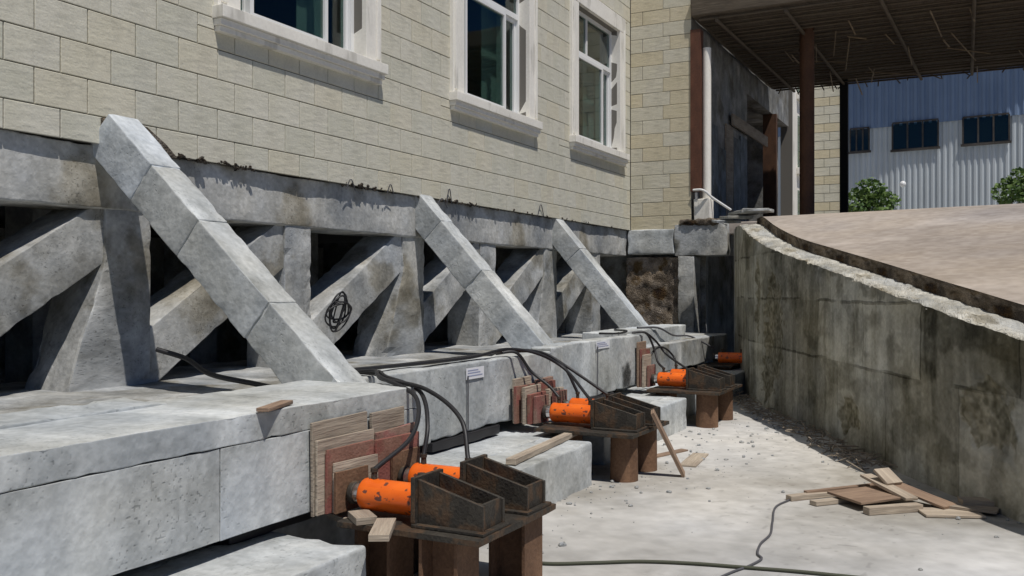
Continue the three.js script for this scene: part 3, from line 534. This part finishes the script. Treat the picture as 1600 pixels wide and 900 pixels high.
  // rough ledge, kerb riser and the end return
  const strip = (prof, m, nm, jit = 0, closed) => {
    const P = [], U = [], I = [], n = prof.length;
    for (let i = 0; i <= NS; i++) { const s = WL * i / NS, { p, n: nn } = wallP(s); prof.forEach((f, k) => { const [o, y] = f(s, p, nn), j = jit * n3(s * 11, k * 3.1, 4) + jit * 0.7 * n3(s * 27, k * 1.3, 8), q = p.clone().addScaledVector(nn, o + (k && k < n - 1 ? j : 0)); P.push(q.x, y + (k && k < n - 1 ? j : 0), q.z); U.push(s, k * 0.12 + o); }); }
    for (let i = 0; i < NS; i++) for (let k = 0; k < n - 1; k++) { const A = i * n + k, B = A + n; I.push(A, A + 1, B, B, A + 1, B + 1); }
    const g = new THREE.BufferGeometry(); g.setAttribute('position', new THREE.Float32BufferAttribute(P, 3)); g.setAttribute('uv', new THREE.Float32BufferAttribute(U, 2)); g.setIndex(I); g.computeVertexNormals(); part(ramp, nm, g, m);
  };
  strip([(s) => [0.02, lip(s) - 0.03], (s) => [0.03, lip(s) + 0.006], (s) => [0.1, lip(s) + 0.015], (s) => [0.17, lip(s) + 0.01], (s) => [0.25, lip(s) + 0.016], (s) => [LEDGE + 0.02, lip(s) + 0.01]], M.ledge, 'ledge', 0.026);
  const dk = (o) => (s, p, n) => { const q = p.clone().addScaledVector(n, o); return [o, deckY(q.x, q.z)]; };
  strip([(s) => [LEDGE, lip(s) - 0.02], (s) => [LEDGE - 0.006, lip(s) + 0.05], (s) => [LEDGE + 0.004, lip(s) + 0.1], (s, p, n) => { const q = p.clone().addScaledVector(n, LEDGE); return [LEDGE, deckY(q.x, q.z) + 0.002]; }], M.frameDark, 'kerb_riser', 0.014);
  // end face at the opening
  const e = wallP(0); part(ramp, 'wall_end', bx(0, 0.5, 0, lip(0) - 0.02, -0.22, -0.01).applyMatrix4(new THREE.Matrix4().makeBasis(e.n, V(0, 1, 0), V(e.n.z, 0, -e.n.x).multiplyScalar(-1))).translate(e.p.x, 0, e.p.z), M.frame);
  // deck: one sheet from the kerb across the ramp, then the level porch floor
  const P = [], U = [], I = [], ND = 30;
  for (let i = 0; i <= NS; i++) { const s = WL * i / NS, { p, n } = wallP(s); for (let k = 0; k <= ND; k++) { const q = p.clone().addScaledVector(n, LEDGE + 0.002 + 7 * k / ND); P.push(q.x, deckY(q.x, q.z) + 0.003 * n3(q.x * 1.3, q.z * 1.3, 1), q.z); U.push(q.x, q.z); } }
  for (let i = 0; i < NS; i++) for (let k = 0; k < ND; k++) { const A = i * (ND + 1) + k, B = A + ND + 1; I.push(A, A + 1, B, B, A + 1, B + 1); }
  const dg = new THREE.BufferGeometry(); dg.setAttribute('position', new THREE.Float32BufferAttribute(P, 3)); dg.setAttribute('uv', new THREE.Float32BufferAttribute(U, 2)); dg.setIndex(I); dg.computeVertexNormals();
  struct('ramp_deck', dg, M.deck);
  struct('porch_floor', boxUV(slab(15.12, 24, CY + 0.9, CY + 1.10, -4.42, 9, { r: 0.02, seg: 0.5, amp: 0.004 })), M.deck);
  struct('porch_base', bx(22.5, 22.8, 0, CY + 0.9, -4.4, 9), M.frame);
}

/* ---------- return, opening and entrance porch ---------- */
{
  const t = thing('porch_abutment', 'broken concrete abutment with rubble infill under the cream return wall', 'abutment', [15.2, 0, -4.6]);
  part(t, 'lintel', slab(XR - 0.02, XR + 0.4, B0 - 0.01, CY + 1.09, -4.72, -3.82, { r: 0.015, seg: 0.05, amp: 0.008, chip: 0.06, cf: 5 }), M.frame);
  part(t, 'plinth', slab(XR - 0.03, XR + 0.3, B0 + 0.03, Y0 + 0.006, -5.54, -4.725, { r: 0.02, seg: 0.05, amp: 0.012, chip: 0.05, cf: 5 }), M.beam);
  part(t, 'rubble_panel', slab(XR + 0.05, XR + 0.4, 0.5, B0 - 0.015, -5.6, -4.66, { r: 0.02, seg: 0.035, amp: 0.022, freq: 7, chip: 0.02 }), M.frameDark);
  part(t, 'pier', slab(XR - 0.02, XR + 0.38, 0, B0 - 0.012, -4.655, -4.38, { r: 0.015, seg: 0.05, amp: 0.01, chip: 0.04 }), M.frame);
  part(t, 'mortar', slab(XR - 0.05, XR + 0.1, CY + 1.05, CY + 1.16, -4.62, -3.95, { r: 0.03, seg: 0.03, amp: 0.03, freq: 9, chip: 0.04 }), M.rubble);
}
const CAN = CY + 4.5;
{
  const c = thing('porch_canopy', 'dark porch canopy with ragged bamboo ceiling over the ramp', 'canopy', [17.5, CAN, 1]);
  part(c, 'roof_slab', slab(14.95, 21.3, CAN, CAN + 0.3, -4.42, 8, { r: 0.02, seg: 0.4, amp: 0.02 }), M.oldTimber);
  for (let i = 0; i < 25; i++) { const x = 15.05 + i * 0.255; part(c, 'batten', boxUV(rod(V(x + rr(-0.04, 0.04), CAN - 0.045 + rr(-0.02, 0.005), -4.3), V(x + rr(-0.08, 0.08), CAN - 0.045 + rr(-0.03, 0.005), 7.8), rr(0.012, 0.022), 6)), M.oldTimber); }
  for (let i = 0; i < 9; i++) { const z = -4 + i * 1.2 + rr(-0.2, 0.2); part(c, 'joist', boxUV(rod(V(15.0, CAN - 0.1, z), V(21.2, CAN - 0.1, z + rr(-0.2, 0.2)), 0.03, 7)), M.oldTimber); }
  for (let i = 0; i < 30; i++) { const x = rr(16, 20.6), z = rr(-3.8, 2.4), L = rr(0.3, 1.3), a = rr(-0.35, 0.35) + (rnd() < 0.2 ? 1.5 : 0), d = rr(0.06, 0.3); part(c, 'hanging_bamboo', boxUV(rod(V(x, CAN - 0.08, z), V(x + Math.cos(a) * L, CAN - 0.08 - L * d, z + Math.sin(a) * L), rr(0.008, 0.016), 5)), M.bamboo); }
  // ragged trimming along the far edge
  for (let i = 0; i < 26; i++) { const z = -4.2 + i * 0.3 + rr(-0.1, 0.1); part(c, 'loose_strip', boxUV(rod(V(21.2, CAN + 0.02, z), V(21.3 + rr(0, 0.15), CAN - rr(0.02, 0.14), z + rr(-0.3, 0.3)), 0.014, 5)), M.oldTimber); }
  const p1 = onX(1261, 325, 16.6), p2 = onX(1319, 322, 21.0);
  const fl = CY + 1.1;
  const a = thing('porch_post', 'round brown rusty steel post holding the porch canopy', 'post', [p1.x, fl, p1.z], 'canopy posts');
  part(a, 'shaft', boxUV(new THREE.CylinderGeometry(0.125, 0.125, CAN - fl, 20).translate(p1.x, (CAN + fl) / 2, p1.z)), M.brownPost);
  part(a, 'base_plate', bx(p1.x - 0.2, p1.x + 0.2, fl, fl + 0.02, p1.z - 0.2, p1.z + 0.2), M.steel);
  const b = thing('porch_post', 'slim black square post at the far edge of the canopy', 'post', [p2.x, fl, p2.z], 'canopy posts');
  part(b, 'shaft', bx(p2.x - 0.08, p2.x + 0.08, fl, CAN, p2.z - 0.08, p2.z + 0.08), M.blackPaint);
  part(b, 'base_plate', bx(p2.x - 0.15, p2.x + 0.15, fl, fl + 0.02, p2.z - 0.15, p2.z + 0.15), M.steel);
  // entrance wall in the shade of the canopy
  const e = thing('entrance_wall', 'shaded entrance front of grey panels with dark doorway and loose plank', 'wall', [19, CY + 1.1, -4.6]);
  const y0 = CY + 1.05;
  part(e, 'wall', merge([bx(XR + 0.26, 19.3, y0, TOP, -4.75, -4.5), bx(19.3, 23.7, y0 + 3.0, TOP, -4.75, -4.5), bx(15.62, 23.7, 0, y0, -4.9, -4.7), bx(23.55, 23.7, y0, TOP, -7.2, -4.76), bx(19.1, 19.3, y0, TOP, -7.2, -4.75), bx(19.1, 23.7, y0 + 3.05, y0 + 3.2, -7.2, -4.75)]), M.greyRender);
  for (let i = 0; i < 6; i++) part(e, 'panel', slab(15.75 + i * 0.57, 16.29 + i * 0.57, y0 + 0.05, y0 + rr(1.5, 2.1), -4.495, -4.46, { r: 0.004, seg: 0.3, amp: 0.004, chip: 0.004 }), i % 3 ? M.bluePanel : M.woodGrey);
  part(e, 'door_leaf', bx(21.96, 23.5, y0 + 0.01, y0 + 2.9, -5.6, -5.5), M.brownPost);
  part(e, 'door_post', bx(21.8, 21.95, y0, y0 + 3, -4.72, -4.42), M.brownPost);
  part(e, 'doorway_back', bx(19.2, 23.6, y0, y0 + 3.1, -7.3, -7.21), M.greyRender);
  const q0 = onZ(1146, 186, -4.4), q1 = onZ(1200, 222, -4.4); const L = q0.distanceTo(q1);
  part(e, 'loose_plank', at(board(L, 0.22, 0.04).rotateZ(Math.atan2(q1.y - q0.y, q1.x - q0.x)), (q0.x + q1.x) / 2, (q0.y + q1.y) / 2, -4.42), M.woodGrey);
  const dp = thing('downpipe', 'dull red square downpipe at the corner of the cream return wall', 'pipe', [15.1, CY + 1.1, -4.4]);
  part(dp, 'upper_pipe', bx(15.02, 15.2, CY + 1.62, CY + 4.3, -4.44, -4.27), M.brownPaint);
  part(dp, 'white_pipe', boxUV(new THREE.CylinderGeometry(0.07, 0.07, 2.9, 16).translate(15.16, CY + 2.55, -4.2)), M.paint);
  part(dp, 'white_base', slab(15.06, 15.3, CY + 1.08, CY + 1.5, -4.4, -4.12, { r: 0.02, seg: 0.06 }), M.paint);
  part(dp, 'bracket', tube([onX(1083, 297, 15.0), onX(1098, 297, 14.98), onX(1112, 308, 15.1), onX(1142, 328, 15.3)], 0.02, 20, 6), M.pvc);
  // broken slabs at the end of the ramp wall
  for (const [px, py, w, tl] of [[1150, 340, 0.5, 0.06], [1165, 333, 0.4, -0.05], [1135, 346, 0.35, 0.1], [1185, 329, 0.5, 0.02]]) { const p = onX(px, py, 14.6); solo('broken_slab', at(roughBox(w, 0.05, 0.4, { r: 0.012, seg: 0.05, amp: 0.012, chip: 0.03 }).rotateZ(tl).rotateY(rr(0, 1)), p.x, Math.max(p.y, CY + 1.06), p.z), M.frame, 'broken concrete slab lying at the top end of the ramp wall', 'slab', 'broken slabs at the ramp top'); }
}

/* ---------- beyond the porch: wing, warehouse, trees ---------- */
{
  const w = thing('far_wing', 'sunlit cream wing with white window trim seen past the porch posts', 'building', [25, 0, -4.5]);
  const z = -4.4, xr = 26.6;
  part(w, 'wall', merge([bx(23.72, xr + 0.25, 0, 9, z - 0.3, z - 0.012), bx(xr + 0.012, xr + 0.25, 0, 9, z - 0.012, -3.66)]), M.grout);
  for (let k = 0; k < 30; k++) { const y0 = 2.2 + k * 0.24; if (y0 > 8.5) break;
    for (const [a, b] of (k & 1) ? [[z, -4.1], [-4.1, -3.66]] : [[z, -3.95], [-3.95, -3.66]]) { const m = part(w, 'tile', bx(xr, xr + 0.011, y0, y0 + 0.225, a + 0.006, b - 0.006), k % 3 ? M.tileA : M.tileR); }
  }
  part(w, 'front_panel', bx(23.73, xr - 0.004, 0.2, 8.9, z - 0.011, z), M.paint);
  for (const y of [2.5, 4.4, 6.3]) { part(w, 'sill', slab(24.2, 25.6, y, y + 0.16, z + 0.001, z + 0.14, { r: 0.01, seg: 0.2, amp: 0.002 }), M.paint); part(w, 'window', bx(24.35, 25.45, y + 0.16, y + 1.5, z + 0.001, z + 0.02), M.glass); }
  const h = thing('warehouse', 'white corrugated metal warehouse with blue upper cladding and ribbon windows', 'building', [45, 0, -2]);
  const X = (z) => 44.95 - (z + 5.8) * 0.107, W0 = -14, W1 = 16, yb = CY + 7.3;
  const sheet = (y0, y1, pitch, dep, out) => { const P = [], U = [], I = []; let n = 0; for (let z = W0; z < W1; z += pitch) for (const [dz, d] of [[0, 0], [pitch * 0.35, 0], [pitch * 0.5, dep], [pitch * 0.85, dep]]) { for (const y of [y0, y1]) { P.push(X(z + dz) - d - out, y, z + dz); U.push(z + dz, y); } n++; } for (let i = 0; i < n - 1; i++) { const a = i * 2; I.push(a, a + 2, a + 1, a + 1, a + 2, a + 3); } const g = new THREE.BufferGeometry(); g.setAttribute('position', new THREE.Float32BufferAttribute(P, 3)); g.setAttribute('uv', new THREE.Float32BufferAttribute(U, 2)); g.setIndex(I); const q = g.toNonIndexed(); q.computeVertexNormals(); return q; };
  part(h, 'lower_cladding', sheet(0, yb, 0.24, 0.045, 0), M.white);
  part(h, 'upper_cladding', sheet(yb - 0.02, yb + 3.0, 0.3, 0.05, 0.06), M.blue);
  part(h, 'end_body', bx(45.6, 60, 0, yb + 3, W0, W1), M.white);
  part(h, 'roof', bx(43.5, 61, yb + 3.0, yb + 3.1, W0 - 0.3, W1 + 0.3), M.blue);
  for (const [pa, pb, ta, tb] of [[1329, 1359, 203, 235], [1395, 1467, 194, 229], [1505, 1578, 185, 220]]) {
    const A = (() => { let x = 44.7; for (let i = 0; i < 4; i++) { const p = onX(pa, ta, x); x = X(p.z) - 0.06; } return onX(pa, ta, x); })(), Bq = (() => { let x = 44.7; for (let i = 0; i < 4; i++) { const p = onX(pb, tb, x); x = X(p.z) - 0.06; } return onX(pb, tb, x); })();
    const z0 = Math.min(A.z, Bq.z), z1 = Math.max(A.z, Bq.z), y1 = A.y, y0 = Bq.y, zc = (z0 + z1) / 2;
    const win = new THREE.Group(); win.name = 'window'; win.position.set(X(zc) - 45, y0, zc + 2); win.rotation.y = Math.atan(-0.107); h.add(win);
    const hw = (z1 - z0) / 2, H = y1 - y0;
    part(win, 'opening', bx(-0.1, -0.06, 0, H, -hw, hw), M.gasket, false);
    part(win, 'frame', merge([bx(-0.16, -0.101, -0.1, 0, -hw - 0.08, hw + 0.08), bx(-0.14, -0.101, H, H + 0.06, -hw, hw), ...[-1, -0.33, 0.33, 1].map((k) => bx(-0.135, -0.101, 0, H, k * hw - 0.03, k * hw + 0.03))]), M.dark, false);
    for (let i = 0; i < 3; i++) part(win, 'pane', bx(-0.12, -0.112, 0.03, H - 0.03, -hw + (i * 2 / 3) * hw + 0.04, -hw + ((i + 1) * 2 / 3) * hw - 0.04), M.glass, false);
  }
  { const p = onX(1411, 288, 44.2); part(h, 'wall_lamp', merge([new THREE.SphereGeometry(0.14, 12, 8).translate(p.x - 0.1, p.y, p.z), rod(V(p.x + 0.3, p.y + 0.1, p.z), V(p.x - 0.1, p.y + 0.05, p.z), 0.03)]), M.pvc); }
  function tree(px, py, dist, crowns, hTop, label, sd) {
    seed = sd; const d = ray(px, py), x = d.x * dist, z = d.z * dist, t = thing('broadleaf_tree', label, 'tree', [x, 0, z], 'trees before the warehouse');
    const pts = [V(x, 0, z), V(x + 0.06, hTop * 0.3, z + 0.05), V(x - 0.05, hTop * 0.6, z - 0.04), V(x, hTop * 0.85, z)];
    part(t, 'trunk', boxUV(tube(pts, 0.07, 16, 8)), M.bark);
    const limbs = crowns.map(([cx, cy, cz, r]) => rod(V(x, cy * 0.72, z), V(x + cx, cy, z + cz), 0.025, 5)); part(t, 'limbs', boxUV(merge(limbs)), M.bark);
    const A = [[], []];
    for (const [cx, cy, cz, r] of crowns) for (let i = 0; i < 420 * r * r * 4; i++) {
      const v = V(rr(-1, 1), rr(-1, 1), rr(-1, 1)); if (v.length() > 1) continue; v.setLength(Math.pow(v.length(), 0.6) * r * (1 + 0.35 * n3(v.x * 3, v.y * 3, v.z * 3 + cx)));
      const g = new THREE.PlaneGeometry(rr(0.09, 0.17), rr(0.06, 0.1), 2, 1); const p = g.attributes.position; for (let q = 0; q < p.count; q++) p.setZ(q, Math.abs(p.getX(q)) * 0.4);
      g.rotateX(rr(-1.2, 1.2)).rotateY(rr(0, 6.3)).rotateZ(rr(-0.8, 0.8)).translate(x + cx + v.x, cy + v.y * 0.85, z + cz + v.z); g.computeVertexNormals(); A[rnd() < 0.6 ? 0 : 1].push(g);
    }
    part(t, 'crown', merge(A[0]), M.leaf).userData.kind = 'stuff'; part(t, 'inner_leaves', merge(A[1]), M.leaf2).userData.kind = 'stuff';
  }
  const ly = (py, d) => CY + (HY - py) / FPX * d;
  tree(1358, 300, 30, [[0, ly(300, 30), 0, 0.5], [-0.1, ly(316, 30), -0.35, 0.5], [0.1, ly(318, 30), 0.4, 0.5], [0, ly(330, 30), 0.1, 0.6]], ly(300, 30), 'young leafy tree in front of the warehouse next to the black post', 51);
  tree(1592, 292, 28, [[0, ly(285, 28), 0.2, 0.55], [0.1, ly(300, 28), -0.25, 0.5], [0, ly(310, 28), 0.5, 0.6], [0, ly(275, 28), 0.6, 0.5]], ly(285, 28), 'leafy tree in front of the warehouse below its widest window', 52);
}

/* ---------- hoses and cables ---------- */
function hose(pts, r, m, label, cat, group) { return solo('hydraulic_hose', tube(pts, r, 60, 7), m, label, cat || 'hose', group); }
{
  seed = 777;
  const jf = (x, z0, k) => V(x, JY + 0.12, z0 + (k ? 0.4 : 0.13));
  const src = V(4.47, 0.95, -3.16), grp = 'hoses arching to the first pair of jacks', lab = 'black hydraulic hose arching from the long beam to the first pair of jacks';
  const back = V(4.72, 0.95, -3.4);
  hose([V(4.78, 0.95, -3.62), back, src, V(4.36, 0.915, -2.78), V(4.22, 0.78, -2.48), jf(4.13, -2.79, 1)], 0.0125, M.rubber, lab, 'hose', grp);
  hose([V(4.8, 0.95, -3.6), back.clone().add(V(0.03, 0.012, 0)), src.clone().add(V(0.03, 0.012, 0)), V(4.4, 0.9, -2.86), V(4.2, 0.74, -2.68), jf(4.13, -2.79, 0)], 0.0125, M.rubber, lab, 'hose', grp);
  hose([V(4.76, 0.95, -3.6), back.clone().add(V(-0.01, 0.02, 0)), src.clone().add(V(-0.03, 0.016, 0)), V(4.3, 0.88, -2.82), V(4.02, 0.72, -2.66), jf(3.69, -2.79, 0)], 0.0125, M.rubber, lab, 'hose', grp);
  // bundle lying on the second beam
  const g2 = 'hoses lying over the labelled beam', l2 = 'black hose laid along the labelled beam and bent down to the second pair of jacks';
  const top = (px, py, z, k) => onZ(px, py + k, z);
  [[0, 1, 0], [3, 1, 1], [5, 0, 1]].forEach(([k, j, e]) => hose([V(4.75, 0.96, -3.64), V(5.4, 0.955, -3.6 + k * 0.006), V(6.2, 0.955, -3.58 + k * 0.008), V(6.75, 0.965 + k * 0.004, -3.5), V(7.0 + 0.1 * j, 0.93, -3.36), V(7.1 + 0.08 * j + 0.05 * e, 0.82, -3.22), jf(j ? 7.22 : 6.84, -3.24, e)], 0.013, M.rubber, l2, 'hose', g2));
  hose([V(6.6, 0.955, -3.56), V(6.72, 0.96, -3.44), V(6.84, 0.8, -3.36), V(6.86, 0.68, -3.2), jf(6.84, -3.24, 0)], 0.013, M.rubber, 'black hose hooked over the beam edge above the third jack', 'hose');
  const g3 = 'hoses hanging at the fifth jack', l3 = 'black hose looping down from the raking strut foot to the fifth jack';
  hose([V(9.95, 0.985, -3.6), V(10.0, 0.99, -3.5), V(10.2, 0.88, -3.42), V(10.3, 0.75, -3.35), jf(9.9, -3.36, 1)], 0.013, M.rubber, l3, 'hose', g3);
  hose([V(9.9, 0.985, -3.6), V(9.98, 0.985, -3.47), V(10.08, 0.8, -3.4), V(10.0, 0.66, -3.33), jf(9.9, -3.36, 0)], 0.013, M.rubber, l3, 'hose', g3);
  hose([V(10.0, 0.66, -3.46), V(10.15, 0.8, -3.4), V(10.4, 0.78, -3.36), V(10.5, 0.68, -3.3), jf(10.36, -3.36, 0)], 0.012, M.rubber, 'black hose forming a loop over the fifth jack', 'hose');
  hose([V(11.2, 0.985, -4.0), V(11.6, 0.975, -3.87), V(12.2, 0.85, -3.84), V(12.9, 0.8, -3.8), V(13.35, 0.62, -3.6)], 0.013, M.cable, 'thin dark hose draped down the face of the short end beam', 'hose');
  hose([onZ(245, 546, -5.1), onZ(290, 560, -4.9), onZ(330, 585, -4.6), onZ(400, 600, -4.3), onZ(455, 612, -4.0)].map((p) => (p.y = Math.max(p.y, 0.79), p)), 0.018, M.rubber, 'thick black hose trailing from behind the first post to the first strut foot', 'hose');
  hose([V(9.3, 1.0, -3.75), V(9.6, 0.99, -3.65), V(10.0, 1.0, -3.7), V(10.4, 0.99, -4.0)], 0.012, M.rubber, 'short hose lying on the beam by the third raking strut', 'hose');
  // coil on the brace by the second post
  const P = [], c = onZ(520, 487, -5.42);
  for (let i = 0; i <= 150; i++) { const a = i / 150 * Math.PI * 2 * 7, k = i / 150; P.push(V(c.x + (0.09 + 0.05 * Math.sin(i * 0.21)) * Math.cos(a) + 0.03 * Math.sin(i * 0.13), c.y + (0.13 + 0.06 * Math.sin(i * 0.17)) * Math.sin(a), c.z + 0.05 + 0.05 * Math.sin(i * 0.3) + k * 0.03)); }
  solo('cable_coil', new THREE.TubeGeometry(new THREE.CatmullRomCurve3(P), 700, 0.008, 6), M.rubber, 'tangled coil of black cable hung on a brace of the concrete frame', 'cable');
  // cables on the ground
  solo('ground_cable', tube([[1233, 781], [1213, 791], [1207, 815], [1203, 835], [1188, 850], [1184, 866], [1190, 872], [1170, 884], [1145, 893], [1120, 905], [1090, 930]].map(([x, y]) => onY(x, y, 0.008)), 0.007, 120, 6), M.cable, 'thin grey cable winding over the ground from the heap of boards', 'cable');
  solo('ground_hose', tube([[800, 872], [850, 880], [930, 879], [1000, 877], [1080, 880], [1160, 886], [1250, 893], [1340, 902], [1450, 912], [1620, 930]].map(([x, y]) => onY(x, y, 0.011)), 0.0095, 120, 7), M.green, 'long dark green hose lying straight across the foreground slab', 'hose');
}

/* ---------- heap of boards, twigs, rubble ---------- */
{
  seed = 4242;
  const lie = (pa, pb, h, w, y, m, label, yb = y) => {             // a board between two pixels on the ground
    const a = onY(pa[0], pa[1], y), b = onY(pb[0], pb[1], yb), d = b.clone().sub(a), L = d.length(), X = d.normalize(), Z = V(0, 1, 0).cross(X).negate().normalize(), Y = Z.clone().cross(X);
    const g = board(L, h, w).applyMatrix4(new THREE.Matrix4().makeBasis(X, Y, Z)); const c = a.clone().lerp(b, 0.5);
    return solo('heap_board', at(g, c.x, c.y, c.z), m, label, 'board', 'boards heaped by the ramp wall');
  };
  lie([1232, 778], [1385, 762], 0.035, 0.06, 0.02, M.wood, 'long narrow batten at the cable end of the board heap');
  lie([1270, 786], [1325, 780], 0.03, 0.07, 0.018, M.wood, 'short pale offcut beside the long narrow batten');
  lie([1258, 769], [1370, 757], 0.02, 0.04, 0.04, M.woodRed, 'thin reddish lath lying on the long narrow batten', 0.06);
  lie([1318, 778], [1398, 768], 0.018, 0.36, 0.055, M.woodRed, 'wide plywood sheet in the middle of the board heap', 0.07);
  lie([1353, 798], [1437, 792], 0.05, 0.07, 0.026, M.wood, 'thick pale timber block at the front of the board heap');
  lie([1352, 742], [1425, 780], 0.022, 0.1, 0.14, M.wood, 'pale plank lying across the top of the board heap', 0.07);
  lie([1376, 733], [1398, 756], 0.022, 0.14, 0.2, M.wood, 'short pale plank end sticking up by the ramp wall', 0.12);
  lie([1392, 755], [1485, 792], 0.02, 0.15, 0.11, M.woodRed, 'long reddish plank sloping from the top of the heap', 0.03);
  lie([1438, 800], [1530, 802], 0.016, 0.22, 0.012, M.wood, 'flat pale plywood piece at the far end of the heap');
  lie([1480, 788], [1560, 798], 0.018, 0.16, 0.03, M.woodGrey, 'grey plank tucked beneath the ramp wall');
  lie([1500, 783], [1575, 786], 0.04, 0.12, 0.05, M.woodGrey, 'weathered grey board lying against the ramp wall foot');
  const twigs = [], stones = [];
  for (let i = 0; i < 260; i++) {
    const s = 2.2 + 5.2 * rnd(), { p, n } = wallP(s), o = -rr(0.02, 0.34), L = rr(0.06, 0.26), a = rr(0, 6.28), y = rr(0.006, 0.07), c = V(p.x + n.x * o, y, p.z + n.z * o);
    const dy = rr(-0.03, 0.05); twigs.push(rod(V(c.x - Math.cos(a) * L / 2, Math.max(0.004, y - dy), c.z - Math.sin(a) * L / 2), V(c.x + Math.cos(a) * L / 2, Math.max(0.004, y + dy), c.z + Math.sin(a) * L / 2), rr(0.003, 0.007), 4));
  }
  const tw = struct('twig_litter', merge(twigs), M.woodGrey, 'stuff'); tag(tw, 'dry twigs and splinters strewn along the foot of the ramp wall', 'twigs');
  for (let i = 0; i < 620; i++) {
    let x, z; const k = rnd();
    if (k < 0.4) { const { p, n } = wallP(rr(0.8, 9.5)), o = -Math.pow(rnd(), 2) * 0.5; x = p.x + n.x * o; z = p.z + n.z * o; } else if (k < 0.7) { x = rr(6.3, 11); z = rr(-2.9, -1.9) + rr(-0.1, 0.1); } else if (k < 0.85) { x = rr(4.6, 6.6); z = -2.67 + Math.pow(rnd(), 2) * 0.5; } else { x = rr(3.5, 11); z = rr(-2.6, 0); }
    const r = 0.004 + Math.pow(rnd(), 4) * 0.016, g = new THREE.IcosahedronGeometry(r, 0); g.scale(rr(0.8, 1.6), rr(0.5, 1), rr(0.8, 1.4)); g.rotateY(rr(0, 6)); stones.push(g.translate(x, r * 0.35, z));
  }
  const st = struct('rubble_litter', merge(stones), M.frame, 'stuff'); tag(st, 'small concrete crumbs scattered over the ground slab', 'rubble');
}
scene.traverse((o) => { if (o.isMesh && o !== sky) o.castShadow = o.receiveShadow = true; });
renderer.render(scene, camera);
